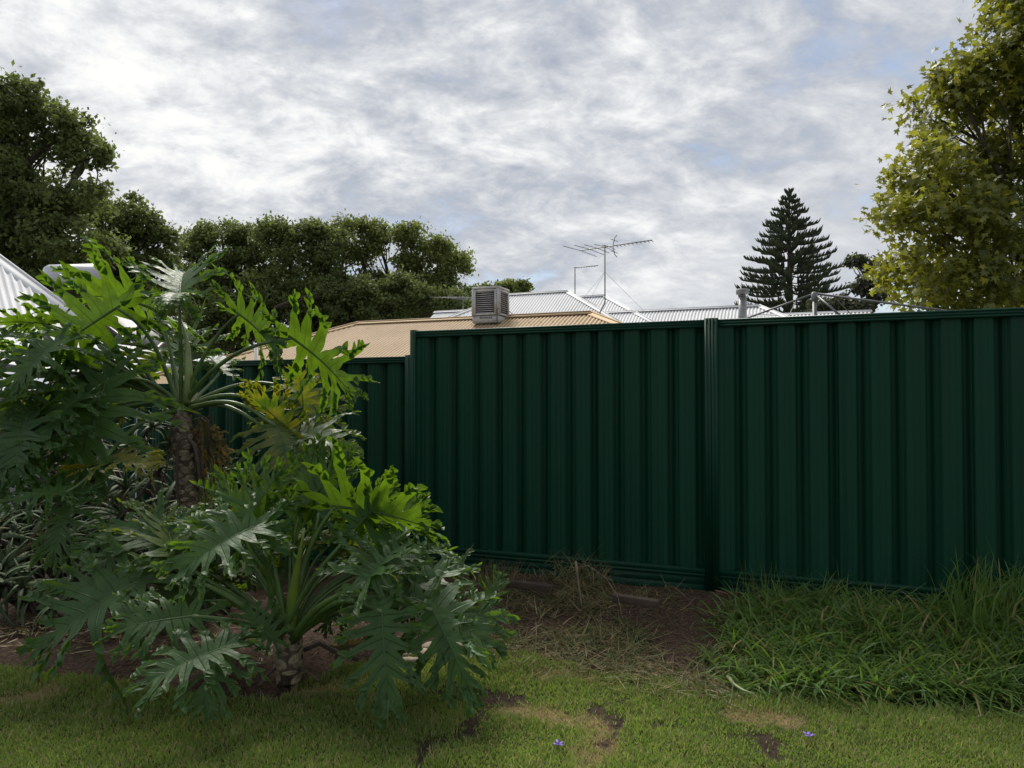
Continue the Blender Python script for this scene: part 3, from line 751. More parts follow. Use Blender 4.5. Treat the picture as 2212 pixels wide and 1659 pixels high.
tree('broad_tree', 'tall dark evergreen at far left rising highest of the left trees', GL,
     [(-20, 130, 62, 48), (22, 112, 40, 32), (66, 128, 30, 27), (88, 156, 26, 20), (30, 165, 50, 34), (-30, 200, 60, 45), (40, 215, 50, 38), (75, 200, 30, 22, -1), (5, 250, 60, 40), (70, 250, 45, 36, -1), (30, 290, 70, 40), (-60, 250, 60, 60)],
     24, M['lt'], base_px=-45, leaf=.15, per_m2=5.6, clump=.32, lpc=26, seed=3, trunk_r=.4)
tree('broad_tree', 'rounded dark tree stepping down right of the tallest left tree', GL,
     [(110, 225, 30, 28), (140, 225, 26, 28), (160, 245, 20, 26), (125, 265, 40, 30), (155, 280, 32, 30), (100, 300, 45, 35), (150, 315, 40, 30)],
     28, M['lt'], base_px=130, leaf=.15, per_m2=5.4, clump=.32, lpc=26, seed=4, trunk_r=.35)
tree('broad_tree', 'leftmost of the rounded trees along the middle skyline', GL,
     [(196, 246, 22, 20), (222, 236, 28, 16), (250, 238, 24, 18), (212, 265, 30, 22), (250, 268, 34, 22), (225, 295, 40, 24), (190, 290, 30, 30), (215, 325, 45, 28), (180, 340, 40, 25)],
     40, M['lt'], base_px=232, leaf=.17, per_m2=3.8, clump=.42, lpc=26, seed=5, trunk_r=.4)
tree('broad_tree', 'dome-topped dark tree in the middle of the skyline above the philodendron', GL,
     [(275, 236, 22, 18), (300, 234, 26, 16), (325, 242, 24, 18), (290, 262, 34, 22), (325, 270, 30, 24), (275, 295, 36, 24), (315, 305, 40, 26), (270, 330, 40, 22), (330, 330, 36, 20)],
     38, M['lt'], base_px=300, leaf=.17, per_m2=4.0, clump=.42, lpc=26, seed=6, trunk_r=.4)
tree('broad_tree', 'mid green tree with sky showing between its limbs left of the cooler', GL,
     [(352, 232, 20, 15), (376, 236, 18, 16), (362, 256, 24, 18), (408, 238, 20, 15), (436, 250, 22, 18), (456, 266, 16, 18), (410, 264, 18, 12), (438, 285, 26, 18), (372, 285, 20, 16), (395, 305, 34, 18), (440, 305, 30, 14), (360, 312, 34, 18), (465, 300, 18, 14), (350, 298, 30, 18), (330, 285, 26, 18), (400, 325, 50, 16), (455, 318, 30, 12)],
     41, M['lt2'], base_px=400, leaf=.17, per_m2=5.2, clump=.42, lpc=24, seed=8, trunk_r=.35)
tree('low_tree', 'low olive tree in front of the skyline trees beside the cream roof', GL,
     [(235, 310, 30, 24), (262, 300, 22, 20), (295, 308, 30, 28), (335, 300, 30, 24), (372, 296, 24, 22), (205, 335, 34, 28), (395, 306, 26, 16), (425, 300, 26, 16), (350, 318, 40, 18), (455, 306, 22, 14), (400, 286, 18, 16)],
     37, M['lt'], base_px=280, leaf=.16, per_m2=4.8, clump=.32, lpc=24, seed=9, trunk_r=.2)
tree('small_tree', 'small bright green treetop peeping over the white roof beside the cooler', GL,
     [(484, 292, 9, 6), (505, 290, 12, 8), (520, 290, 12, 9), (478, 300, 12, 10), (505, 305, 22, 12)],
     48, M['lt2'], base_px=505, leaf=.24, per_m2=1.6, clump=.38, lpc=16, seed=12, trunk_r=.2)
tree('gum_tree', 'thin grey-green gum tree between the pine and the plane tree', None,
     [(856, 262, 8, 7), (862, 285, 9, 10), (874, 272, 9, 12), (878, 295, 14, 14), (838, 305, 12, 9), (858, 308, 16, 8), (820, 308, 12, 7)],
     46, M['euc'], base_px=868, leaf=.24, per_m2=1.5, clump=.32, lpc=14, seed=14, trunk_r=.16)

# plane tree, near, lobed leaves
def palm_leaf():
    pts = [(0, 0)]
    for ang, rad in ((-118, .34), (-95, .52), (-68, .34), (-48, .72), (-24, .42), (0, 1.0), (24, .42), (48, .72), (68, .34), (95, .52), (118, .34)):
        pts.append((math.sin(R(ang)) * rad * .62, math.cos(R(ang)) * rad * .62 + .05))
    return np.array(pts)
def plane_tree():
    r = np.random.default_rng(21); Y = 13.0
    lob = [(905, 285, 36, 34), (905, 230, 36, 40), (918, 175, 34, 40), (930, 120, 34, 40), (948, 85, 26, 30), (955, 240, 40, 50), (960, 180, 40, 50), (1000, 60, 36, 40), (1010, 20, 32, 34), (1015, 130, 50, 60), (1020, 220, 60, 60), (950, 295, 50, 30), (1010, 295, 60, 32), (1060, 80, 70, 70), (1080, 200, 80, 80), (1040, -40, 40, 50), (1090, -20, 70, 70), (1090, 290, 70, 40)]
    lobes = [(W(px, py, Y + (.6 if i % 3 == 0 else -.3)), (rx * Y / F, max(rx, ry) * Y / F, ry * Y / F)) for i, (px, py, rx, ry) in enumerate([(q[0] + 10, *q[1:]) for q in lob])]
    base = Vector((10.6, 13.2, -.75)); tr_ = thing('plane_tree', base, 'large plane tree with yellowing lobed leaves at the right edge', 'tree')
    b = MB(); b.tube([base, base + UP * 2, base + UP * 4.5, base + UP * 8.5], [.28, .24, .18, .08], 10); b.done('trunk', M['bark'], tr_, True)
    bl = MB()
    for (c, rad) in lobes:
        f = base + UP * max(1.5, (c.z - base.z) * .55)
        pts = limb(bl, f, c, .07, .025, r, .06)
        for k in range(5):
            u = Vector(r.normal(size=3)).normalized()
            limb(bl, pts[3 + k % 3], c + Vector((u.x * rad[0], u.y * rad[1], abs(u.z) * rad[2])) * .75, .022, .006, r, .1, 4)
    obj('limbs', mesh('limbs', bl.v, bl.f, M['bark'], True), tr_)
    C, tint, nn = crown_points(lobes, r, 5.4, .16, 18, .78, 1.0, 9)
    n = len(C)
    # leaves towards the outside left edge have turned yellow
    edge = np.clip((W(935, 384, Y).x - C[:, 0]) / 1.0 + .3, 0, 1)
    pick = r.random(n)
    tint = np.clip(.15 * tint + np.where(pick < .06 + .22 * edge, .40 + .55 * r.random(n), .26 * r.random(n) + .12 * edge), 0, 1)
    T = palm_leaf(); k = len(T)
    nrm = r.normal(size=(n, 3)) * .55 + nn * .5 + np.array([-.15, -.3, .45]); nrm /= np.linalg.norm(nrm, axis=1)[:, None]
    d = r.normal(size=(n, 3)) * .7 + np.array([0, 0, -.6]); d -= nrm * (d * nrm).sum(1)[:, None]; d /= np.linalg.norm(d, axis=1)[:, None]
    sd = np.cross(d, nrm); s = (.185 * (1 + .25 * r.normal(size=(n, 1)))).clip(.08, .27)
    cup = (T[:, 0] ** 2) * .5
    V = C[:, None, :] + s[:, :, None] * (sd[:, None, :] * T[None, :, 0, None] + d[:, None, :] * (T[None, :, 1, None] - .3) - nrm[:, None, :] * (cup * (1 + 1.0 * (T[:, 1] ** 2)))[None, :, None])
    fan = np.array([[0, i, i + 1] for i in range(1, k - 1)])
    Fq = (np.arange(n)[:, None, None] * k + fan[None]).reshape(-1, 3).astype(np.int32)
    o = obj('crown', mesh('crown', V.reshape(-1, 3), Fq, M['plane_leaf'], False, {'tint': np.repeat(tint, k)}), tr_); o['kind'] = 'stuff'
plane_tree()

# Norfolk pine
def pine():
    r = np.random.default_rng(5); Y = 55.0; k = Y / F
    top = W(789, 190, Y); base = Vector((top.x, Y, -.75)); tr_ = thing('norfolk_pine', base, 'tall dark norfolk pine with tiered upswept branches against the sky', 'tree')
    b = MB(); b.tube([base, base.lerp(top, .5), top], [.45, .28, .03], 8); b.done('trunk', M['bark'], tr_, True)
    V = []; Fq = []; tint = []
    def strip(p, d, w, ln, upc, t_):
        sd = np.cross(d, [0, 0, 1.0]); sd /= np.linalg.norm(sd) + 1e-9; up = np.cross(sd, d)
        for cr_ in (sd, up):
            b0 = len(V); q = p
            for i in range(4):
                f = i / 3; c = p + d * ln * f + np.array([0, 0, upc * ln * f * f]); ww = w * (.75, 1.0, .9, .25)[i]
                V.append(c - cr_ * ww * .5); V.append(c + cr_ * ww * .5); tint.extend([t_, t_])
                if i: Fq.append((b0 + 2 * i - 2, b0 + 2 * i - 1, b0 + 2 * i + 1, b0 + 2 * i))
    br = MB(); z = .25
    while z < 13.0:
        px_d = z / k; hw = np.interp(px_d, [0, 10, 25, 60, 88, 120, 170], [1, 7, 16, 33, 47, 56, 62]) * k
        nb = 6 + (z > 3) * 1; a0 = r.random() * 6.28
        for j in range(nb):
            a = a0 + 6.283 * j / nb + r.normal() * .12; L = hw * (.86 + .28 * r.random())
            d = np.array([math.cos(a), math.sin(a), 0]); o0 = np.array(top) - np.array([0, 0, z + .1 * r.normal()])
            sag = .20 * min(1, z / 6); pts = [o0 + d * L * f + np.array([0, 0, (-.05 - sag) * L * f + (.14 + sag * .8) * L * f * f + .04]) for f in np.linspace(0, 1, 7)]
            br.tube([Vector(p) for p in pts], [.05 * (1 - f) * min(1, L / 2) + .012 for f in np.linspace(0, 1, 7)], 4, cap=False)
            ns = int(5 + L * 10); tb = r.random() * .35
            for q in range(ns):
                f = .18 + .84 * (q + r.random()) / ns; i = min(5, int(min(f, .999) * 6)); g = min(f, 1) * 6 - i
                p = pts[i] * (1 - g) + pts[i + 1] * g; sgn = 1 if q % 2 else -1
                sdv = np.cross(d, [0, 0, 1.0]) * sgn
                dd = d * (.55 + .3 * r.random()) + sdv * (.8 * (1 - .45 * f)) * r.random() ** .4 + np.array([0, 0, .28 + .3 * r.random()]); dd /= np.linalg.norm(dd)
                strip(p, dd, .125, (.34 + .30 * r.random()) * (1.15 - .45 * f) * (.55 + .45 * min(1, L / 2.2)), .55, min(1, tb + .4 * r.random()))
        z += np.interp(z, [0, 3, 13], [.42, .56, .80])
    obj('limbs', mesh('limbs', br.v, br.f, M['bark'], True), tr_)
    o = obj('crown', mesh('crown', np.array(V), np.array(Fq, dtype=np.int32), M['pine'], False, {'tint': tint}), tr_); o['kind'] = 'stuff'
pine()

# ------------------------------------------------------------------ philodendrons
def leaf_geo(L, seed, fold=.4, curl=.5, lobedroop=.35, n=8, narrow=1.0, pend=0.0, wave=1.0):
    """deeply twice-lobed blade; local frame: +y along the midrib, +z upper face. pend>0 lets the lobes hang toward the tip"""
    wave *= 1.1
    r = np.random.default_rng(seed); Vs = []; Fq = []; vein = []; edge = []; tip = []
    cols = np.array([-1, -.55, -.12, 0, .12, .55, 1.0]); nc = len(cols); base = [0]
    lens = [.44, .58, .66, .68, .64, .56, .45, .34]
    tipseed = r.random() < .6
    def strip(cx, cy, dx, dy, w1, w2, zc, zw, flip, tv, ve, tp):
        """one strip of blade along a vein: centre line, half widths each side, height of the vein and of the edges"""
        nr = len(cx); w = np.where(cols[None, :] < 0, w1[:, None], w2[:, None]) * cols[None, :]
        X = cx[:, None] - dy[:, None] * w; Y = cy[:, None] + dx[:, None] * w
        Z = zc[:, None] + zw
        b0 = base[0]; Vs.append(np.stack([X, Y, Z], -1).reshape(-1, 3)); base[0] += nr * nc
        ed = np.repeat((np.abs(cols) > .9).astype(float)[None, :], nr, 0); ed[tv < .2] = 0
        vv = np.zeros((nr, nc)); vv[:, 3] = ve
        vein.append(vv.ravel()); edge.append(ed.ravel()); tip.append(np.repeat(tp[:, None], nc, 1).ravel())
        i, j = np.meshgrid(np.arange(nr - 1), np.arange(nc - 1), indexing='ij'); q0 = (b0 + i * nc + j).ravel()
        q = np.stack([q0, q0 + 1, q0 + nc + 1, q0 + nc], 1)
        Fq.append(q[:, ::-1] if flip else q)
    lob = []
    for side in (-1, 1):
        for i in range(n):
            f = i / (n - 1)
            y0 = L * (-.02 + .80 * f ** 1.1); th = R(152 - 122 * f ** .75) + r.normal() * .08
            th = th * (1 - .35 * pend * (1 - f * .5))
            lob.append((side, y0, th, L * np.interp(f, np.linspace(0, 1, 8), lens) * narrow * (1 + .12 * r.normal()), f))
    lob.append((0, L * .74, r.normal() * .06, L * .29, 1.0))
    NR = 16; tt = np.linspace(0, 1, NR); cen = []
    for (side, y0, th, ln, f) in lob:
        rr = tt * ln; sg = side if side else 1
        bth = th - (.30 + .14 * r.normal()) * tt * (1 if side else .3) * (1 if f > .12 else -.6)
        dx = np.sin(bth) * sg; dy = np.cos(bth)
        cx = np.concatenate([[0], np.cumsum((dx[1:] + dx[:-1]) / 2 * np.diff(rr))]); cy = y0 + np.concatenate([[0], np.cumsum((dy[1:] + dy[:-1]) / 2 * np.diff(rr))])
        cen.append((cx, cy, dx, dy, bth))
    nl = len(lob) - 1
    for li, (side, y0, th, ln, f) in enumerate(lob):
        cx, cy, dx, dy, bth = cen[li]; sg = side if side else 1
        if side == 0: hi, lo = n - 1, 2 * n - 1
        else:
            k = li % n; nxt = li + 1 if k < n - 1 else nl; prv = li - 1 if k > 0 else None
            hi, lo = (nxt, prv) if side > 0 else (prv, nxt)
        Wl = L * (.042 + .009 * r.random()) * (.70 + .30 * ln / (L * .6)); tap = np.clip(1 - tt ** 2.6, 0, 1) ** .8 * (1.12 - .42 * tt)
        k1, k2 = r.random(2) * 6.28; sin0 = .07 + .11 * r.random()
        sm = np.clip((tt - sin0) / .27, 0, 1); sm = sm * sm * (3 - 2 * sm)
        edges = []
        for (sgn, nb_, kk) in ((-1, lo, k1), (1, hi, k2)):
            w = Wl * tap * (1 + .20 * np.sin(14 * tt + kk)); ex_ = cx - dy * w * sgn; ey_ = cy + dx * w * sgn
            if nb_ is not None:
                mx, my = (cx + cen[nb_][0]) / 2, (cy + cen[nb_][1]) / 2
                ex_ = mx * (1 - sm) + ex_ * sm; ey_ = my * (1 - sm) + ey_ * sm
            edges.append((ex_, ey_))
        lift = r.normal() * .24; tw = r.normal() * .8; wa, wb_, wf = r.random() * 6.28, r.random() * 6.28, 2.2 + r.random() * 1.6
        t3 = np.clip((tt - .32) / .68, 0, 1)
        zc = lift * ln * t3 ** 1.6 - .24 * ln * tt ** 3 * lobedroop + wave * L * .012 * np.sin(6.283 * (wf * .5) * tt + wa) * t3 - .006 * L * np.sin(math.pi * np.clip(tt * 2, 0, 1))
        out_ = np.clip((tt - .32) * 2.2, 0, 1)
        X = np.zeros((NR, nc)); Y = np.zeros((NR, nc))
        for j, c in enumerate(cols):
            e_ = edges[0] if c < 0 else edges[1]; X[:, j] = cx + (e_[0] - cx) * abs(c); Y[:, j] = cy + (e_[1] - cy) * abs(c)
        wmat = Wl * tap[:, None] * np.abs(cols)[None, :]
        ph = np.where(cols[None, :] < 0, wa, wb_)
        zw = wmat * .32 * out_[:, None] + cols[None, :] ** 2 * wave * L * .020 * out_[:, None] * np.sin(6.283 * wf * tt[:, None] + ph) + cols[None, :] * wmat * tw * out_[:, None]
        Zz = zc[:, None] + zw
        Zz = np.where(out_[:, None] > 0, Zz, -.006 * L * np.sin(math.pi * np.clip(tt * 2, 0, 1))[:, None] * (1 - np.abs(cols)[None, :]))
        tp = np.clip((tt - .88) * 8, 0, 1) * (1.0 if (tipseed and r.random() < .55) else .25)
        b0 = base[0]; Vs.append(np.stack([X, Y, Zz], -1).reshape(-1, 3)); base[0] += NR * nc
        ed = np.repeat((np.abs(cols) > .9).astype(float)[None, :], NR, 0) * np.clip((tt - .35) * 8, 0, 1)[:, None]
        vv = np.zeros((NR, nc)); vv[:, 3] = np.maximum(.55, 1 - tt)
        vein.append(vv.ravel()); edge.append(ed.ravel()); tip.append(np.repeat(tp[:, None], nc, 1).ravel())
        ii, jj = np.meshgrid(np.arange(NR - 1), np.arange(nc - 1), indexing='ij'); q0 = (b0 + ii * nc + jj).ravel()
        q = np.stack([q0, q0 + 1, q0 + nc + 1, q0 + nc], 1); Fq.append(q)
        # secondary lobelets along the outer half of each lobe
        ns = 4 if ln > .45 * L else 3 if ln > .34 * L else 2
        for q in range(ns if ln > .2 * L else 0):
            ts = .50 + .40 * (q + .3 * r.random()) / ns; s2 = 1 if (q + (r.random() < .3)) % 2 else -1
            i = int(ts * (NR - 1)); g = ts * (NR - 1) - i
            ox, oy, oz = [float(u[i] * (1 - g) + u[i + 1] * g) for u in (cx, cy, zc)]; bt = float(bth[i])
            l2 = L * (.075 + .050 * r.random()) * (1.15 - .55 * max(0, ts - .55)) * (1.0 if ln > .4 * L else .75); a2 = R(36 + 16 * r.random())
            t2 = np.linspace(0, 1, 7); ang = bt * sg + s2 * a2 * (1 - .45 * t2)
            ex, ey = np.sin(ang), np.cos(ang); d2 = np.diff(t2) * l2
            c2x = ox + np.concatenate([[0], np.cumsum((ex[1:] + ex[:-1]) / 2 * d2)]); c2y = oy + np.concatenate([[0], np.cumsum((ey[1:] + ey[:-1]) / 2 * d2)])
            wq = L * (.030 + .008 * r.random()) * np.clip(1 - t2 ** 2.2, 0, 1) ** .8
            z2 = oz + l2 * t2 * (.10 + .28 * r.normal() * .5) - .16 * l2 * t2 ** 2 + .0010 * L * (1 if q % 2 else -1)
            zw2 = np.abs(cols)[None, :] * wq[:, None] * .35 + cols[None, :] ** 2 * wave * L * .007 * np.sin(6 * t2[:, None] + wa + q) * t2[:, None]
            strip(c2x, c2y, ex, ey, wq, wq, z2, zw2, False, t2 + .2, np.full(7, .45), np.clip((t2 - .8) * 5, 0, 1) * (1.0 if (tipseed and r.random() < .4) else .2))
    V = np.concatenate(Vs); F4 = np.concatenate(Fq)
    # midrib as a raised rib
    nb = len(V); rib = []
    for i, y in enumerate(np.linspace(-.01 * L, L * .9, 10)):
        w = L * .015 * (1 - .8 * i / 9); rib += [(-w, y, -.001), (0, y, -w * 1.1), (w, y, -.001), (0, y, w * .45)]
    V = np.concatenate([V, np.array(rib)])
    F5 = np.array([(nb + i * 4 + k, nb + i * 4 + (k + 1) % 4, nb + i * 4 + 4 + (k + 1) % 4, nb + i * 4 + 4 + k) for i in range(9) for k in range(4)])
    F4 = np.concatenate([F4, F5]).astype(np.int32)
    vein = np.concatenate(vein + [np.ones(40)]); edge = np.concatenate(edge + [np.zeros(40)]); tip = np.concatenate(tip + [np.zeros(40)])
    # fold along the midrib, let the outer lobes droop again, then curl the midrib
    x = V[:, 0].copy(); ax_ = np.abs(x); V[:, 0] = np.sign(x) * ax_ * math.cos(fold); V[:, 2] = V[:, 2] + ax_ * math.sin(fold) - lobedroop * ax_ ** 2 / L
    if abs(curl) > .01:
        th = curl * (V[:, 1] / L); Rr_ = L / curl
        yy = Rr_ * np.sin(th) + V[:, 2] * np.sin(th); z2 = -Rr_ * (1 - np.cos(th)) + V[:, 2] * np.cos(th)
        V[:, 1] = yy; V[:, 2] = z2
        tipy, tipz = Rr_ * math.sin(curl * .98), -Rr_ * (1 - math.cos(curl * .98))
    else: tipy, tipz = L, 0
    return V, F4, vein, edge, tip, (tipy, tipz)
LEAFN = [100]
def add_leaf(plant, B, T, hint, age=0.0, mm=None, crown=None, ctrl=None, pr=(.017, .0095), **kw):
    B, T = Vector(B), Vector(T); chord = (T - B).length; LEAFN[0] += 7
    V, Fq, vein, edge, tip, (ty, tz) = leaf_geo(1.0, LEAFN[0], **kw)
    s = chord / math.hypot(ty, tz); a = math.atan2(tz, ty)
    yv = (T - B).normalized(); zv = Vector(hint); zv = (zv - yv * zv.dot(yv)).normalized(); xv = yv.cross(zv)
    ca, sa = math.cos(-a), math.sin(-a)
    y2 = V[:, 1] * ca - V[:, 2] * sa; z2 = V[:, 1] * sa + V[:, 2] * ca
    Wv = np.array(B) + s * (V[:, 0, None] * np.array(xv) + y2[:, None] * np.array(yv) + z2[:, None] * np.array(zv))
    Wv[:, 2] = np.maximum(Wv[:, 2], .012)
    ag = np.full(len(V), age)
    o = obj('leaf', mesh('leaf', Wv, Fq, mm or M['phil'], True, {'vein': vein, 'edge': edge, 'tip': np.clip(np.array(tip) * (1 + age), 0, 1), 'age': ag}), plant)
    if crown is not None:
        C = Vector(crown); end = B + yv * .02; d0 = ctrl if ctrl is not None else (C.lerp(end, .45) + UP * .30 * (end - C).length)
        pts = []; n_ = 14
        pre = end - yv * .05 * 1.0 + Vector((0, 0, 0))
        for i in range(n_ + 1):
            t_ = i / n_; c1 = Vector(d0); c2 = end - (yv * .35 + (end - C).normalized() * .65).normalized() * .30 * (end - C).length
            pts.append(C * (1 - t_) ** 3 + c1 * 3 * t_ * (1 - t_) ** 2 + c2 * 3 * t_ ** 2 * (1 - t_) + end * t_ ** 3)
        MB().tube(pts, [pr[0] * 1.35 if i < 1 else pr[0] + (pr[1] - pr[0]) * i / n_ for i in range(n_ + 1)], 10).done('petiole', M['petiole'], plant, True)
    return o

def philo_trunk(plant, pts, rad, rows, percirc, scar_w, scar_h, seed):
    r = np.random.default_rng(seed); n = len(pts); tk = MB().tube(pts, rad, 18).done('trunk', M['trunk_p'], plant, True)
    P_ = [Vector(p) for p in pts]
    def at(f):
        q = f * (n - 1); i = min(n - 2, int(q)); g = q - i; return P_[i].lerp(P_[i + 1], g), (P_[i + 1] - P_[i]).normalized(), rad[i] * (1 - g) + rad[i + 1] * g
    for k in range(rows * percirc):
        f = (k + .5) / (rows * percirc)
        for j in (0,):
            a = k * 2.39996 + r.normal() * .10
            c, ax_, rr = at(min(.995, max(.005, f + r.normal() * .006))); u = ax_.orthogonal().normalized(); v = ax_.cross(u)
            nrm = u * math.cos(a) + v * math.sin(a)
            if nrm.y > .35: continue                    # the far side of the trunk never shows
            side = ax_.cross(nrm).normalized(); V = []; w = scar_w * (1 + .20 * r.normal()); h = scar_h * (1 + .20 * r.normal()); til = r.normal() * .18
            for ring, (sc, lift) in enumerate(((1.0, -.004), (.88, .003), (.30, .0045), (.12, .0))):
                for q in range(12):
                    w_ = 2 * math.pi * q / 12; lx = math.cos(w_) * w * sc; ly = math.sin(w_) * h * sc * (1 if math.sin(w_) > 0 else .75) + til * lx
                    ang = lx / rr; V.append(c + (nrm * math.cos(ang) + side * math.sin(ang)) * (rr + lift) + ax_ * ly)
            Fq = [(ri * 12 + q, ri * 12 + (q + 1) % 12, (ri + 1) * 12 + (q + 1) % 12, (ri + 1) * 12 + q) for ri in range(3) for q in range(12)] + [tuple(36 + q for q in range(12))]
            obj('leaf_scar', mesh('leaf_scar', V, Fq, M['scar'], True), tk)
    return tk

# tall one -----------------------------------------------------------
YT = 4.9
CT = P(397, 880, YT)
tall = thing('tall_philodendron', P(412, 1180, YT) * 1.0, 'tall split-leaf philodendron on a bare scarred trunk, its crown above the fence line', 'philodendron')
trk = [P(408, 1215, YT), P(410, 1120, YT), P(405, 1060, YT), P(397, 990, YT), P(392, 920, YT), P(394, 885, YT)]
philo_trunk(tall, trk, [.075, .070, .068, .066, .068, .055], 17, 7, .038, .026, 2)
U = (0, .65, .75); Fc = (0, -.75, .65)
def TL_(b, t_, hint, **kw):
    return add_leaf(tall, P(*b), P(*t_), hint, crown=kw.pop('crown', CT - UP * .02 + Vector((rnd.uniform(-.02, .02), rnd.uniform(-.03, .02), 0))), **kw)
TL_((388, 645, 4.8), (402, 590, 5.35), (0, -.45, 1), fold=.6, curl=.7, lobedroop=.1, narrow=.9, ctrl=P(393, 760, 4.85))
TL_((385, 634, 4.75), (360, 660, 4.45), (0, -.1, 1), fold=.2, curl=.6, narrow=.8, crown=None)
TL_((512, 676, 4.75), (600, 775, 4.5), (.25, .85, .55), fold=.45, curl=.5, ctrl=P(420, 790, 4.8))
TL_((625, 727, 4.55), (765, 862, 4.4), (.35, .85, .55), fold=.4, curl=.5, ctrl=P(470, 760, 4.7))
TL_((258, 662, 4.65), (75, 790, 4.35), (-.25, .85, .55), fold=.45, curl=.45, ctrl=P(345, 760, 4.9))
TL_((335, 670, 5.15), (160, 640, 5.4), (-.1, .6, .75), fold=.5, curl=.5, ctrl=P(370, 760, 5.0))
TL_((232, 818, 4.55), (163, 1055, 4.35), (-.05, -.95, .25), fold=.12, curl=.35, lobedroop=.2, narrow=1.05, ctrl=P(320, 800, 4.8))
TL_((190, 790, 4.6), (5, 765, 4.3), (-.1, .45, .9), fold=.4, curl=.6, ctrl=P(330, 820, 4.85))
TL_((150, 850, 4.5), (-10, 880, 4.2), (-.2, -.3, .9), fold=.35, curl=.6, ctrl=P(320, 850, 4.8))
TL_((105, 885, 4.4), (0, 1070, 4.2), (-.2, -.85, .4), fold=.2, curl=.4, ctrl=P(300, 840, 4.7))
TL_((594, 915, 4.75), (640, 1035, 4.5), (.45, -.75, .5), age=.3, fold=-.3, curl=.5, narrow=1.2, ctrl=P(520, 840, 4.8))
TL_((640, 935, 4.9), (760, 985, 4.7), (.2, -.55, .8), fold=.3, curl=.7, ctrl=P(520, 830, 5.0), age=.1)
TL_((650, 840, 5.1), (720, 960, 5.0), (.3, -.6, .7), fold=.3, curl=.6, age=.25, ctrl=P(540, 800, 5.1))
TL_((622, 932, 4.8), (525, 845, 4.85), (.15, .88, .45), age=.4, fold=.35, curl=.4, ctrl=P(520, 835, 4.8))
TL_((655, 885, 4.95), (640, 785, 5.0), (.05, .85, .5), age=.3, fold=.4, curl=.4, ctrl=P(540, 800, 5.0))
TL_((402, 795, 5.25), (398, 715, 5.7), (0, .1, 1), fold=.7, curl=.4, ctrl=P(400, 850, 5.1))
TL_((215, 1000, 4.4), (335, 1010, 4.3), (0, -.35, .95), fold=.3, curl=.6, age=.6, crown=None)
TL_((152, 1062, 4.15), (0, 1090, 3.95), (-.1, -.45, .9), fold=.2, curl=.5, ctrl=P(250, 900, 4.5), pend=.2)
TL_((160, 1080, 4.2), (110, 1220, 4.05), (-.2, -.8, .5), fold=.2, curl=.5, pend=.5, crown=None)
TL_((70, 860, 5.1), (-20, 950, 5.0), (-.2, -.4, .9), age=.9, fold=.3, curl=.5, crown=None)
TL_((300, 860, 5.2), (255, 940, 5.3), (0, -.5, .8), age=.6, fold=.3, curl=.5, ctrl=P(350, 850, 5.1), narrow=.8)
TL_((480, 800, 5.3), (440, 770, 5.6), (0, .3, .9), fold=.5, curl=.4, narrow=.9, ctrl=P(440, 840, 5.1))
rf = np.random.default_rng(99)
for k in range(14):
    az = k * 2.39996 + 1; el = R(-5 + 55 * ((k * 5) % 14) / 14); d_ = Vector((math.cos(az), math.sin(az) * .8 + .1, 0)); ln = .50 + .25 * rf.random()
    if d_.x > -.35 or (d_.y < -.3 and el < R(30)): continue
    hub = CT + d_ * (ln * math.cos(el)) + UP * (ln * math.sin(el) * .8); out_ = Vector((d_.x, d_.y, -.3 - .4 * rf.random())).normalized()
    tp = hub + out_ * (.42 + .16 * rf.random())
    add_leaf(tall, hub, tp, (d_.x * .3, d_.y * .3 - .1, 1), crown=CT, fold=.25 + .35 * rf.random(), curl=.5 + .4 * rf.random(), age=.4 * rf.random() ** 2, pr=(.015, .009))
for (b_x, t_x, hh) in (((60, 760, 4.5), (-60, 860, 4.3), (-.2, -.4, .9)), ((130, 930, 4.4), (20, 1010, 4.2), (-.1, -.7, .6)), ((100, 700, 4.8), (-20, 700, 4.6), (-.1, .6, .8)), ((40, 980, 4.2), (-60, 1110, 4.1), (-.1, -.6, .7)), ((210, 930, 4.6), (120, 1000, 4.4), (0, -.7, .6)), ((120, 740, 4.3), (20, 850, 4.1), (-.1, -.8, .4)), ((70, 800, 4.5), (10, 930, 4.3), (-.1, -.9, .3)), ((170, 860, 4.4), (80, 960, 4.2), (-.1, -.8, .4)), ((20, 720, 4.6), (-70, 800, 4.4), (-.2, -.6, .6)), ((60, 900, 4.3), (30, 1060, 4.1), (-.1, -.9, .3)), ((250, 740, 4.8), (180, 850, 4.6), (-.2, -.8, .4)), ((150, 690, 5.0), (30, 720, 5.0), (-.2, .2, .9))):
    TL_(b_x, t_x, hh, fold=.3, curl=.5, ctrl=P(310, 830, 4.8))
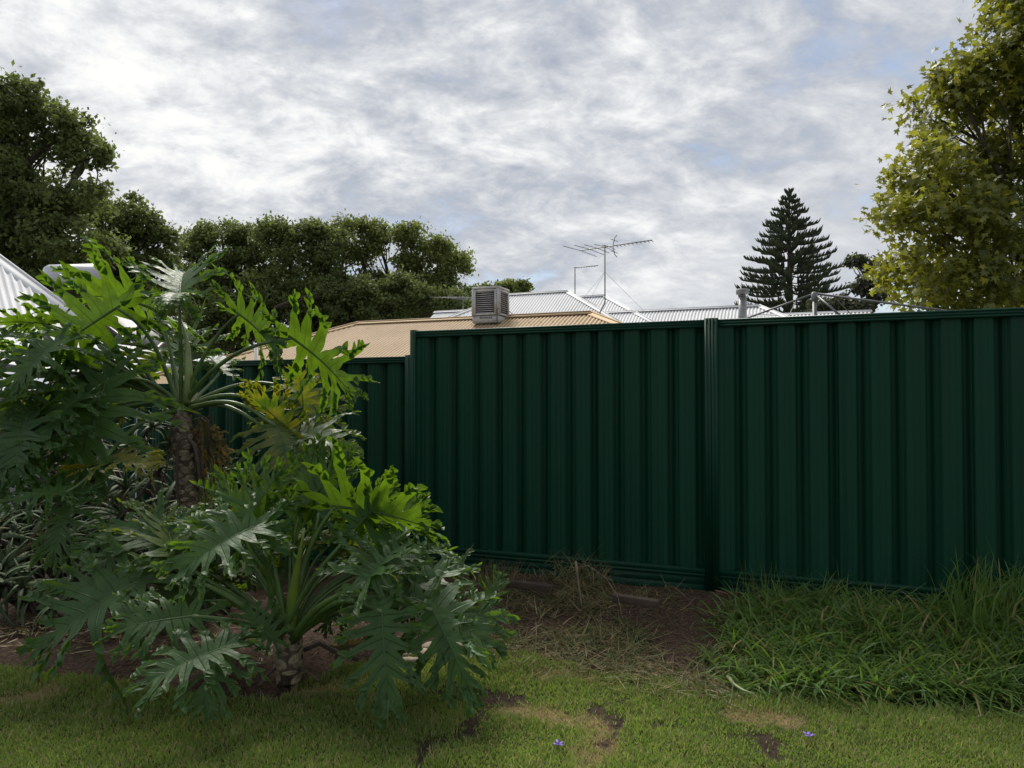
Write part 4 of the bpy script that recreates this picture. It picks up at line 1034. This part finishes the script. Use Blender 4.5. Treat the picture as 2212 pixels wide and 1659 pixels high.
# torn sheaths and aerial roots round the trunk
for k in range(9):
    a = k * .72; o_ = Vector((math.cos(a) * .06, math.sin(a) * .05, rnd.uniform(-.05, .02))); c = CT + o_
    tip_ = c + Vector((o_.x * 2.2, o_.y * 2.2, rnd.uniform(.03, .15) if k % 3 else -.12)); sd = Vector((-o_.y, o_.x, 0)).normalized() * .022
    b = MB(); b.prism([c - sd, c + sd, c.lerp(tip_, .6) + sd * .8, tip_, c.lerp(tip_, .6) - sd * .8], o_.normalized() * .004); b.done('dry_sheath', M['dry'], tall)
for pts, r_ in (([(405, 945, 4.80), (386, 950, 4.78), (381, 1000, 4.79), (384, 1060, 4.8), (392, 1190, 4.8)], .011), ([(408, 950, 4.8), (420, 960, 4.78), (428, 1000, 4.78), (434, 1060, 4.8), (440, 1200, 4.8)], .012),
                ([(412, 955, 4.86), (432, 975, 4.85), (438, 1020, 4.85), (448, 1120, 4.9)], .009), ([(380, 960, 4.9), (350, 990, 4.9), (325, 1040, 4.85), (285, 1090, 4.8), (250, 1130, 4.8)], .010), ([(420, 930, 4.9), (455, 980, 4.95), (480, 1030, 5.0), (498, 1090, 5.0)], .007),
                ([(388, 900, 4.8), (372, 960, 4.82), (360, 1010, 4.85), (340, 1080, 4.85)], .006), ([(412, 890, 4.85), (452, 905, 4.85), (450, 960, 4.9)], .006)):
    ps = [P(*q) for q in pts]; fine = []
    for i in range(len(ps) - 1):
        for j in range(5): fine.append(ps[i].lerp(ps[i + 1], j / 5))
    fine.append(ps[-1])
    for _ in range(2): fine = [fine[0]] + [(fine[i - 1] + fine[i] * 2 + fine[i + 1]) / 4 for i in range(1, len(fine) - 1)] + [fine[-1]]
    MB().tube(fine, [r_ * (1.1 - .3 * i / len(fine)) for i in range(len(fine))], 8).done('aerial_root', M['root'], tall, True)
for (bq, tq, hint) in (((440, 920, 5.0), (465, 1050, 4.95), (.5, -.7, .2)), ((452, 930, 5.05), (492, 1000, 5.0), (.5, -.6, .4)), ((445, 925, 5.1), (440, 1060, 5.1), (0, -.8, .2)), ((458, 950, 5.0), (478, 1060, 4.95), (.8, -.5, .1)), ((430, 935, 5.0), (452, 1090, 4.98), (-.3, -.8, .2))):
    o = add_leaf(tall, P(*bq), P(*tq), hint, age=.5, mm=M['phil_dead'], fold=1.0, curl=.3, narrow=.55, pend=.9, wave=2.6); o.name = 'dead_leaf'; o['label'] = 'brown dried leaf hanging by the trunk'

# front one ----------------------------------------------------------
YF = 3.63
CF = P(624, 1375, YF)
front = thing('front_philodendron', P(622, 1450, YF), 'bushy split-leaf philodendron spreading over the lawn edge in the foreground', 'philodendron')
philo_trunk(front, [P(628, 1470, YF), P(624, 1430, YF), P(622, 1395, YF), P(624, 1370, YF)], [.062, .072, .070, .058], 5, 7, .038, .025, 4)
def FL(b, t_, hint, **kw):
    return add_leaf(front, P(*b), P(*t_), hint, crown=kw.pop('crown', CF + Vector((rnd.uniform(-.035, .035), rnd.uniform(-.04, .02), -.01))), **kw)
FL((718, 1094, 3.75), (943, 1147, 3.55), (-.05, .80, .62), fold=.42, curl=.35, ctrl=P(650, 1230, 3.75), pr=(.02, .011))
FL((548, 1138, 3.35), (372, 1245, 3.1), (.05, -.70, .70), fold=.35, curl=.45, ctrl=P(560, 1260, 3.5))
FL((795, 1246, 3.35), (885, 1140, 3.85), (-.05, -.25, 1), fold=.65, curl=.3, ctrl=P(690, 1280, 3.5), pr=(.02, .011))
FL((800, 1250, 3.33), (905, 1180, 3.55), (.1, -.6, .8), fold=.3, curl=.5, crown=None)
FL((862, 1290, 3.6), (1012, 1222, 3.85), (.1, -.35, .95), fold=.45, curl=.4, ctrl=P(720, 1300, 3.6))
FL((885, 1290, 3.5), (1075, 1415, 3.35), (.15, -.5, .85), fold=.25, curl=.7, ctrl=P(740, 1270, 3.5), pr=(.02, .011))
FL((930, 1310, 3.3), (1030, 1525, 3.1), (.35, -.85, .3), fold=-.6, curl=.4, narrow=.75, pend=.7, lobedroop=-.2, ctrl=P(760, 1250, 3.4))
FL((824, 1313, 3.2), (838, 1545, 2.98), (.2, -.95, .2), fold=-.5, curl=.25, pend=.55, narrow=.85, lobedroop=-.2, ctrl=P(720, 1270, 3.4), pr=(.019, .011))
FL((496, 1382, 3.2), (428, 1548, 2.98), (-.1, -.85, .5), fold=-.35, curl=.45, pend=.3, lobedroop=-.1, ctrl=P(570, 1370, 3.4))
FL((486, 1398, 3.15), (290, 1492, 2.95), (-.1, -.55, .85), fold=.3, curl=.4, crown=None)
FL((424, 1330, 3.35), (232, 1362, 3.15), (.05, -.75, .65), fold=.15, curl=.3, ctrl=P(530, 1340, 3.4))
FL((335, 1239, 3.65), (70, 1420, 3.4), (0, -.55, .85), fold=.3, curl=.6, ctrl=P(480, 1260, 3.6))
FL((300, 1250, 3.75), (110, 1290, 3.6), (0, -.5, .85), fold=.3, curl=.6, ctrl=P(460, 1250, 3.7))
FL((376, 1205, 3.7), (352, 1110, 4.1), (0, .2, 1), fold=.6, curl=.3, ctrl=P(500, 1270, 3.7), age=.2)
FL((380, 1195, 3.8), (240, 1130, 4.0), (-.1, -.3, .95), fold=.35, curl=.5, ctrl=P(500, 1250, 3.8))
FL((740, 1290, 3.85), (695, 1365, 3.7), (0, -.9, .35), fold=.15, curl=.3, ctrl=P(690, 1270, 3.85))
FL((590, 1380, 3.4), (520, 1310, 3.45), (-.1, -.5, .8), fold=.55, curl=.3, narrow=.9, ctrl=P(610, 1350, 3.5))
FL((520, 1150, 3.55), (615, 1005, 3.8), (-.1, .85, .5), fold=.4, curl=.4, ctrl=P(610, 1230, 3.7))
FL((470, 1150, 3.9), (370, 1120, 4.0), (-.1, -.3, .95), fold=.4, curl=.5, ctrl=P(560, 1220, 3.8))
FL((640, 1120, 3.85), (760, 985, 4.15), (.1, .8, .6), fold=.4, curl=.4, ctrl=P(650, 1220, 3.9))
FL((575, 1170, 3.65), (470, 1050, 3.8), (-.25, .85, .5), fold=.4, curl=.4, ctrl=P(600, 1250, 3.65))
FL((690, 1115, 3.9), (650, 985, 4.1), (-.1, .9, .4), fold=.35, curl=.4, ctrl=P(640, 1220, 3.8))
FL((830, 1190, 3.95), (905, 1070, 4.1), (.15, .85, .5), fold=.4, curl=.4, ctrl=P(700, 1230, 3.9))
FL((760, 1150, 3.6), (860, 1060, 3.75), (.1, .8, .6), fold=.4, curl=.5, ctrl=P(670, 1230, 3.6))
FL((850, 1200, 3.9), (960, 1190, 4.1), (.1, -.4, .9), fold=.35, curl=.6, ctrl=P(720, 1230, 3.9))
FL((1040, 1320, 4.0), (1085, 1240, 4.1), (0, -.6, .7), fold=.3, curl=.3, narrow=.8, crown=P(1035, 1370, 4.0), ctrl=P(1036, 1350, 4.0), pr=(.006, .005))
FL((960, 1350, 3.8), (1080, 1330, 3.8), (0, -.6, .8), fold=.3, curl=.5, crown=None)
FL((640, 1240, 3.95), (560, 1210, 4.05), (0, -.7, .6), fold=.3, curl=.4, ctrl=P(640, 1300, 3.9))
FL((260, 1160, 4.0), (160, 1190, 3.9), (0, -.5, .85), fold=.3, curl=.6, crown=None)
rf = np.random.default_rng(88)
for k in range(24):
    az = k * 2.39996; el = R(8 + 60 * ((k * 7) % 24) / 24); d_ = Vector((math.cos(az), math.sin(az) * .8 + .12, 0)); ln = .42 + .22 * rf.random()
    if d_.y < .05 and not (abs(d_.x) > .75 and el < R(25)): continue
    hub = CF + d_ * (ln * math.cos(el)) * 1.05 + UP * (ln * math.sin(el) * .95 + .05); out_ = Vector((d_.x, d_.y, -.15 - .35 * rf.random())).normalized()
    tp = hub + out_ * (.28 + .14 * rf.random())
    if tp.z < .12: tp.z = .12
    add_leaf(front, hub, tp, (d_.x * .3, d_.y * .3 - .15, 1), crown=CF, fold=.25 + .35 * rf.random(), curl=.5 + .4 * rf.random(), age=.25 * rf.random() ** 2, pr=(.009, .006))
sp = MB(); a = CF + UP * -.02; b_ = P(659, 1140, 3.55)
sp.tube([a.lerp(b_, q) + Vector((-.01 * math.sin(q * 3), 0, 0)) for q in np.linspace(0, 1, 10)], [.030, .032, .031, .029, .026, .022, .017, .012, .007, .002], 12); sp.done('leaf_spear', M['spear'], front, True)
for pts, r_ in (([(655, 1405, 3.7), (690, 1390, 3.75), (730, 1410, 3.75), (775, 1425, 3.75)], .012), ([(640, 1440, 3.6), (670, 1455, 3.55), (690, 1470, 3.5)], .007), ([(600, 1440, 3.6), (570, 1465, 3.5), (560, 1480, 3.45)], .006)):
    MB().tube([P(*q) for q in pts], r_, 8).done('aerial_root', M['root'], front, True)
sp = MB(); a = CT - UP * .03; b_ = P(385, 640, 4.82)
sp.tube([P(402, 870, 4.86), P(408, 800, 4.84), P(404, 740, 4.84), P(392, 690, 4.84)], [.030, .026, .016, .003], 10); sp.done('leaf_spear', M['stalk'], tall, True)

# crumpled dead leaf on the soil
dl = add_leaf(None, P(735, 1400, 3.85), P(800, 1385, 3.85), (0, -.8, .5), age=.6, mm=M['phil_dead'], fold=.5, curl=.6, narrow=.9, wave=2.5)
dl.name = 'dead_leaf'; tag(dl, 'curled tan dead leaf lying on the soil under the front philodendron', 'dead leaf')

# ------------------------------------------------------------------ aloes
def aloe_mesh(seed):
    r = np.random.default_rng(seed); V = []; Fq = []; edge = []; n = 10; L = 1.0; curl = .9 + r.random() * 1.3
    for i in range(n + 1):
        f = i / n; w = .062 * (1 - f) ** .75 + .002; th = curl * f
        y = L * (math.sin(th) / curl); z = -L * (1 - math.cos(th)) / curl + .02 * math.sin(3 * f)
        tw = .15 * math.sin(f * 3 + seed)
        V += [(-w, y, z + w * .45 + tw * w), (0, y, z - .006 * (1 - f)), (w, y, z + w * .45 - tw * w), (0, y, z - .028 * (1 - f) - .002)]; edge += [1, 0, 1, 0]
        if i:
            a = (i - 1) * 4
            Fq += [(a, a + 1, a + 5, a + 4), (a + 1, a + 2, a + 6, a + 5), (a + 2, a + 3, a + 7, a + 6), (a + 3, a, a + 4, a + 7)]
    for sgn, off in ((-1, 0), (1, 2)):
        for k in range(14):
            f = .06 + .86 * k / 14; q = f * n; i = int(q); g = q - i; p = np.array(V[i * 4 + off]) * (1 - g) + np.array(V[min(n, i + 1) * 4 + off]) * g
            b0 = len(V); s_ = .020 * (1 - .5 * f); V += [tuple(p + np.array([-sgn * .004, -s_ * .55, 0])), tuple(p + np.array([sgn * s_ * .9, s_ * .5, .004])), tuple(p + np.array([-sgn * .004, s_ * .55, 0]))]
            edge += [1, 1, 1]; Fq.append((b0, b0 + 1, b0 + 2))
    return mesh('aloe_leaf', V, Fq, M['aloe'], True, {'edge': edge})
ALM = [aloe_mesh(k) for k in range(7)]
STEM = MB().tube([(0, 0, -.25), (0.01, 0, -.1), (0, 0, .03)], [.02, .024, .016], 8); STEMM = mesh('rosette', STEM.v, STEM.f, M['root'], True)
def rosette(shrub, pos, axis, size, nl, r):
    q = Vector(axis).to_track_quat('Z', 'Y').to_matrix().to_4x4(); Mx = Matrix.Translation(pos) @ q @ Matrix.Rotation(r.random() * 6.28, 4, 'Z') @ Matrix.Scale(size / .42, 4)
    ro = bpy.data.objects.new('rosette', STEMM); COL.objects.link(ro); ro.parent = shrub; ro.matrix_parent_inverse = Matrix.Translation(-shrub.location); ro.matrix_basis = Mx
    for k in range(nl):
        o = bpy.data.objects.new('leaf', ALM[int(r.integers(0, 7))]); COL.objects.link(o); o.parent = ro
        f = k / nl; el = R(18 + 62 * f) + r.normal() * .12
        lm = Matrix.Rotation(k * 2.4 + r.normal() * .15, 4, 'Z') @ Matrix.Rotation(el, 4, 'X') @ Matrix.Scale(.42 * (1.05 - .35 * f) * (1 + .12 * r.normal()), 4)
        o.matrix_basis = lm
def aloe(label, spots, seed, base):
    r = np.random.default_rng(seed); sh_ = thing('aloe_shrub', base, label, 'aloe', 'toothed aloe shrubs')
    b = MB()
    for (x, y, Y, sz) in spots:
        p = P(x, y, Y); ax = Vector((r.normal() * .5, -.45 + r.normal() * .35, .75)).normalized()
        rosette(sh_, p, ax, sz, 13, r)
        g = Vector((p.x * .75 + base[0] * .25 + r.normal() * .1, p.y + .15, base[2])); b.tube([p - ax * .1, (p + g) / 2 + Vector((r.normal() * .06, .05, 0)), g], [.016, .018, .02], 6)
    b.done('stems', M['root'], sh_, True)
r_ = np.random.default_rng(77)
def scatter(x0, x1, y0, y1, n, Yf, sz=(.26, .38)):
    out = []
    for _ in range(n):
        x = r_.uniform(x0, x1); y = r_.uniform(y0, y1); out.append((x, y, Yf(x, y) + r_.normal() * .1, r_.uniform(*sz)))
    return out
YA = lambda x, y: np.interp(y, [900, 1060, 1200, 1300, 1400], [5.9, 5.4, 4.9, 4.55, 4.3])
aloe('grey-green toothed aloe thicket sprawling at the left edge over the lawn border', scatter(-30, 170, 1080, 1320, 23, YA), 1, (-2.9, 4.6, 0))
aloe('toothed aloe thicket filling the gap between the two philodendron trunks', scatter(180, 470, 1030, 1330, 23, YA), 2, (-1.75, 4.7, 0))
aloe('leftmost aloe heads rising in front of the white cottage wall', scatter(-60, 110, 940, 1160, 14, YA, (.28, .40)), 4, (-3.6, 5.2, 0))
aloe('upper aloe heads crowding behind the tall philodendron trunk by the fence', scatter(60, 400, 890, 1050, 22, YA, (.24, .34)), 3, (-2.4, 5.5, -.05))

# ------------------------------------------------------------------ grass
def blades(P0, L, Wd, lean_dir, lean, r, nseg=2, t0=0.0):
    """tapered bending blades; P0 (n,3), returns verts, faces (quads + tip tris)"""
    n = len(P0); k = nseg * 2 + 1; ang = r.random(n) * 6.283
    sd = np.stack([np.cos(ang), np.sin(ang), np.zeros(n)], 1)
    V = np.zeros((n, k, 3))
    for i in range(nseg + 1):
        f = i / nseg; th = lean * f
        ls = np.where(np.abs(lean) < 1e-2, 1e-2, lean)
        hx = (np.cos(t0) - np.cos(t0 + th)) / ls * L; hz = (np.sin(t0 + th) - np.sin(t0)) / ls * L
        c = P0 + lean_dir * hx[:, None]; c[:, 2] += hz
        w = Wd * (1, .85, .6, .4)[min(i, 3)] if nseg > 2 else Wd * (1 - .35 * f)
        if i == nseg: V[:, k - 1] = c
        else: V[:, 2 * i] = c - sd * (w * .5)[:, None]; V[:, 2 * i + 1] = c + sd * (w * .5)[:, None]
    base = np.arange(n)[:, None] * k
    Fs = [(base + np.array([2 * i, 2 * i + 1, 2 * i + 3, 2 * i + 2])).astype(np.int32) for i in range(nseg - 1)]
    Fs.append((base + np.array([k - 3, k - 2, k - 1])).astype(np.int32))
    return V.reshape(-1, 3), Fs, k
def lawn_grass():
    r = np.random.default_rng(31); N = 330000
    y = 2.35 + (4.5 - 2.35) * r.random(N) ** 1.05; x = (r.random(N) * 2 - 1) * (.85 * y + .5)
    keep = y < edgeY(x) + .035 * vnoise(x, y, 7, 1.0) + .02; x, y = x[keep], y[keep]
    b = mask(x, y, BARE); s_ = mask(x, y, STRAW, .08, .06)
    n1 = vnoise(x, y, 1.4, 5.0); n2 = vnoise(x, y, 5.5, 8.0); n3 = vnoise(x, y, 14, 3.0)
    keep = (r.random(len(x)) > b * .97) & (r.random(len(x)) < .88 + .35 * n3 + .25 * n2)
    x, y, b, s_, n1, n2, n3 = [q[keep] for q in (x, y, b, s_, n1, n2, n3)]
    n = len(x); z = np.array([lawn_z(float(a), float(c)) for a, c in zip(x, y)]) - .003
    L = (.020 + .018 * r.random(n)) * (1 + .45 * n2 + .3 * n1) * np.where(s_ > .5, .75, 1); L = L.clip(.008, .05)
    ed = np.clip(1 - (edgeY(x) - y) / .10, 0, 1); L *= 1 + .5 * ed * r.random(n); tuf = (r.random(n) < .04 * (n2 > .15)); L = np.where(tuf, L * 1.7, L)
    a = r.random(n) * 6.283; ld = np.stack([np.cos(a), np.sin(a), np.zeros(n)], 1)
    V, Fs, k = blades(np.stack([x, y, z], 1), L, (.0034 + .0030 * r.random(n)), ld, .5 + 1.1 * r.random(n), r)
    tint = np.clip(.5 + .9 * n1 + .5 * n2 + .25 * r.normal(size=n), 0, 1)
    dry = np.clip(np.where(r.random(n) < .13 + .22 * np.clip(n2 + .1, 0, 1) + .75 * s_, .45 + .55 * r.random(n), .12 * r.random(n)), 0, 1)
    o = obj('lawn_grass', mesh('lawn_grass', V, Fs, M['grass'], False, {'tint': np.repeat(tint, k), 'dry': np.repeat(dry, k)}))
    tag(o, 'short mown lawn grass in the foreground', 'grass', kind='stuff')
lawn_grass()

def gz(x, y): return np.array([bed_h(float(a), float(c)) if c > edgeY(a) else 0.0 for a, c in zip(x, y)])
def clump_grass(name, label, C, nper, spread, Lr, Wr, leanr, seed, dryp, m, t0=None):
    r = np.random.default_rng(seed); xs_, ys_, hs_ = [], [], []
    C = np.array(C); idx = np.repeat(np.arange(len(C)), nper)
    x = C[idx, 0] + r.normal(size=len(idx)) * spread; y = C[idx, 1] + r.normal(size=len(idx)) * spread
    keep = np.array([fence_side(a, c) > .05 for a, c in zip(x, y)]); x, y, idx = x[keep], y[keep], idx[keep]; n = len(x)
    z = gz(x, y) + (C[idx, 2] * r.random(n) if C.shape[1] > 2 else 0) - .005
    a = r.random(n) * 6.283; ld = np.stack([np.cos(a), np.sin(a) - .25, np.zeros(n)], 1)
    L = Lr[0] + (Lr[1] - Lr[0]) * r.random(n); Wd = Wr[0] + (Wr[1] - Wr[0]) * r.random(n); lean = leanr[0] + (leanr[1] - leanr[0]) * r.random(n)
    V, Fs, k = blades(np.stack([x, y, z], 1), L, Wd, ld, lean, r, 4, (t0[0] + (t0[1] - t0[0]) * r.random(n)) if t0 else 0.0)
    V[:, 2] = np.maximum(V[:, 2], .004 + .012 * r.random(len(V)))
    tint = np.clip(.4 + .3 * r.normal(size=n) + .3 * vnoise(x, y, 3), 0, 1); dry = np.where(r.random(n) < dryp, .5 + .5 * r.random(n), .1 * r.random(n))
    return tag(obj(name, mesh(name, V, Fs, m, False, {'tint': np.repeat(tint, k), 'dry': np.repeat(dry, k)})), label, 'grass', kind='stuff')
def gpx(px, py, h=.05):        # bed point under a 1024-pixel
    v = W(px, py, 1.0) - Vector((0, 0, CH)); k = (CH - h) / -v.z; return v.x * k, v.y * k
# long unmown grass on the right: mound under and in front of the fence
r = np.random.default_rng(41); C = []
for _ in range(900):
    px = r.uniform(690, 1130); py = r.uniform(600, 712)
    lo = np.interp(px, [690, 740, 800, 900, 1024, 1130], [656, 674, 682, 689, 694, 698]); hi = np.interp(px, [690, 720, 760, 800, 900, 1024, 1130], [640, 620, 606, 606, 612, 618, 625])
    if not (hi < py < lo) or r.random() > (px - 685) / 85: continue
    x, y = gpx(px, py); C.append((x, y, np.interp(px, [690, 760, 820, 1130], [.01, .05, .11, .13]) * np.interp(py, [hi, (hi + lo) / 2, lo], [.5, 1, .35])))
C = [c for c in C if fence_side(c[0], c[1]) > .08]
clump_grass('overgrown_grass', 'long unmown green grass heaped along the fence at right', C, 22, .05, (.10, .27), (.011, .022), (.2, 2.2), 42, .10, M['weed'], (.3, 1.5))
# tall tuft at the far right and wispy shoots
C = [(*gpx(px, py), .22) for px, py in ((975, 640), (985, 645), (995, 640), (968, 650), (1010, 645), (1020, 640), (980, 655), (990, 632))]
clump_grass('tall_grass_tuft', 'tallest tuft of long grass standing against the fence at right', C, 36, .08, (.16, .32), (.008, .014), (.2, 1.6), 43, .05, M['weed'])
C = [(*gpx(px, py), .05) for px, py in ((758, 612), (770, 610), (745, 610), (820, 615), (838, 612), (860, 612), (790, 612), (905, 618))]
clump_grass('grass_shoots', 'thin upright grass shoots along the foot of the right fence panel', C, 16, .06, (.16, .30), (.003, .006), (.2, 1.2), 44, .25, M['weed'])
# cut and half dead grass on the bare bed
C = []
for _ in range(700):
    px = r.uniform(480, 740); py = r.uniform(575, 690)
    lo = np.interp(px, [480, 520, 560, 625, 694, 740], [650, 655, 664, 676, 684, 690])
    if py > lo: continue
    dense = math.exp(-((px - 585) / 75) ** 2 - ((py - 640) / 38) ** 2) + .75 * math.exp(-((px - 580) / 36) ** 2 - ((py - 582) / 16) ** 2) + .3 * math.exp(-((px - 500) / 30) ** 2 - ((py - 625) / 30) ** 2) + .45 * math.exp(-((px - 700) / 30) ** 2 - ((py - 672) / 18) ** 2)
    if r.random() < dense * .55: C.append((*gpx(px, py), .05 * math.exp(-((px - 585) / 55) ** 2)))
C = [c for c in C if fence_side(c[0], c[1]) > .06]
clump_grass('grass_clippings', 'heap of pulled half-dead grass lying on the bare garden bed', C, 40, .06, (.07, .20), (.004, .009), (-.5, .9), 45, .42, M['straw'], (.9, 1.65))
C = [(*gpx(px, py), .12) for px, py in ((562, 585), (572, 584), (580, 583), (588, 584), (596, 586), (604, 588), (575, 592), (590, 593), (600, 595), (560, 592))]
clump_grass('dry_clump', 'small heap of dry stalks leaning on the fence behind the upright stick', C, 55, .055, (.10, .28), (.004, .008), (.2, 1.8), 51, .6, M['straw'], (.3, 1.3))
# loose straw over the soil
C = [(*gpx(r.uniform(430, 800), r.uniform(590, 690)), .01) for _ in range(240)]
C = [c for c in C if fence_side(c[0], c[1]) > .06 and c[1] > edgeY(c[0])]
clump_grass('straw_litter', 'loose dry straw strewn over the brown soil', C, 14, .09, (.04, .17), (.0025, .005), (-.4, .6), 46, .75, M['straw'], (1.2, 1.65))
C = [(*gpx(px, py), .02) for px, py in ((495, 580), (488, 585), (503, 586), (512, 590), (480, 592), (470, 600), (735, 600), (742, 604))]
clump_grass('dry_tuft', 'dry straw tufts at the foot of the fence behind the philodendron', C, 40, .05, (.08, .22), (.003, .005), (.3, 1.8), 47, .65, M['straw'])
# dark under-storey litter below the aloes and philodendrons
C = [(r.uniform(-3.4, -.2), r.uniform(3.7, 5.2), .03) for _ in range(150)]
C = [c for c in C if c[1] > edgeY(c[0]) + .42]
clump_grass('leaf_litter', 'dry strap litter and weeds beneath the aloes', C, 14, .10, (.06, .22), (.003, .008), (-.4, .9), 48, .75, M['straw'], (.9, 1.6))
# yellow-green weed by the trunk
C = [(*P(470, 1075, 4.75)[:2], 0)]
rr = np.random.default_rng(50); pw = P(465, 1080, 4.75); n = 70
P0 = np.array(pw) + rr.normal(size=(n, 3)) * np.array([.05, .05, .06]); a = rr.random(n) * 6.283
V, Fs, k = blades(P0, .10 + .14 * rr.random(n), np.full(n, .006), np.stack([np.cos(a), np.sin(a), np.zeros(n)], 1), .3 + 1.0 * rr.random(n), rr, 4)
wd = thing('weed', (pw.x, pw.y, 0), 'yellow-green grassy weed growing up beside the tall philodendron trunk', 'weed')
obj('foliage', mesh('foliage', V, Fs, M['weed'], False, {'tint': np.full(n * k, 1.0), 'dry': np.repeat(.35 * rr.random(n), k)}), wd)
MB().tube([(pw.x, pw.y, 0), pw], .005, 5).done('stem', M['stalk'], wd)

# ------------------------------------------------------------------ small things on the ground
def plank(label, a, b, h=.085, th=.035):
    a, b = Vector(a), Vector(b); d = (b - a).normalized(); s_ = d.cross(UP).normalized(); u = s_.cross(d)
    bb = MB(); n = 6
    poly = [a + u * h / 2, a - u * h / 2, a - u * h / 2 + s_ * th, a + u * (h / 2 - .006) + s_ * th]
    bb.prism(poly, b - a)
    o = bb.done('timber_plank', M['wood']); bev = o.modifiers.new('bevel', 'BEVEL'); bev.width = .004; bev.segments = 2
    return tag(o, label, 'plank', 'old timber edging planks')
plank('old brown timber plank against the fence plinth left of the grass heap', P(1085, 1257, 4.95), P(1195, 1270, 4.82), .055)
plank('old brown timber plank poking out right of the grass heap', P(1325, 1288, 4.35), P(1424, 1303, 4.25), .05)
def stick(name, label, pts, r0, r1, mm, cat):
    ps = [P(*q) for q in pts]; b = MB().tube(ps, [r0 + (r1 - r0) * i / (len(ps) - 1) for i in range(len(ps))], 7)
    return tag(b.done(name, mm, None, True), label, cat)
stick('stick', 'thin dry stick standing upright in the grass heap', [(1244, 1213, 4.45), (1248, 1245, 4.42), (1252, 1280, 4.40), (1259, 1325, 4.38)], .008, .007, M['stick'], 'stick')
stick('bent_stalk', 'long pale bent grass stalk arching over the heap', [(1230, 1228, 4.45), (1270, 1222, 4.45), (1310, 1250, 4.4), (1335, 1290, 4.3), (1345, 1335, 4.2)], .0035, .0025, M['stick'], 'stalk')
stick('pale_stalk', 'pale green cut stalk lying on the lawn edge before the long grass', [(1573, 1462, 3.62), (1585, 1478, 3.54), (1603, 1490, 3.46), (1626, 1499, 3.41)], .010, .005, M['stalk'], 'stalk')
stick('twig', 'thin reddish twig on the soil near the fence post', [(1545, 1275, 4.75), (1570, 1282, 4.7), (1600, 1280, 4.7)], .004, .003, M['dry'], 'twig')
# irrigation riser
p0 = P(1018, 1290, 4.3); sr = thing('sprinkler_riser', (p0.x, p0.y, .05), 'small black irrigation riser standing in the soil behind the leaves', 'sprinkler')
MB().tube([(p0.x, p0.y, .0), p0 + UP * .12], .009, 8).done('riser', M['black'], sr)
MB().tube([p0 + UP * .12, p0 + UP * .125, p0 + UP * .15, p0 + UP * .165], [.012, .020, .020, .010], 10).done('nozzle', M['black'], sr)
for (px, py, lab) in ((1207, 1623, 'fallen purple flower on the bright grass at bottom centre'), (1748, 1603, 'fallen purple flower on the lawn at lower right')):
    x, y = gp(px, py); ft = thing('fallen_flower', (x, y, .02), lab, 'flower', 'purple flowers fallen on the lawn')
    for k in range(5):
        a = k * 1.256 + px; d = Vector((math.cos(a), math.sin(a), .25 + .2 * (k % 2))); s_ = Vector((-math.sin(a), math.cos(a), 0)); c = Vector((x, y, .026))
        MB().prism([c, c + d * .012 + s_ * .007, c + d * .024 + s_ * .004, c + d * .024 - s_ * .004, c + d * .012 - s_ * .007], (0, 0, .0012)).done('petal', M['purple'], ft)
# sandy stone edging by the lawn corner
for i, (px, py, w, lab) in enumerate(((905, 1415, .10, 'flat sandy stone at the lawn edge under the hanging leaves'), (955, 1398, .11, 'larger sandy stone beside the lawn corner'), (880, 1432, .06, 'smallest sandy stone half sunk by the lawn edge'))):
    x, y = gp(px, py); V = []; rr = np.random.default_rng(60 + i)
    for k, (sc, z_) in enumerate(((1.0, -.02), (1.0, .012), (.8, .024), (.35, .028))):
        for q in range(10):
            a = 6.283 * q / 10; s_ = 1 + .15 * math.sin(a * 2 + i) + .08 * math.sin(5 * a + i); V.append((x + math.cos(a) * w * sc * s_, y + math.sin(a) * w * .55 * sc * s_, z_ + .003 * rr.normal()))
    Fq = [(k * 10 + q, k * 10 + (q + 1) % 10, k * 10 + 10 + (q + 1) % 10, k * 10 + 10 + q) for k in range(3) for q in range(10)] + [tuple(30 + q for q in range(10))]
    tag(obj('edging_stone', mesh('edging_stone', V, Fq, M['stone'], True)), lab, 'stone', 'sandy edging stones')
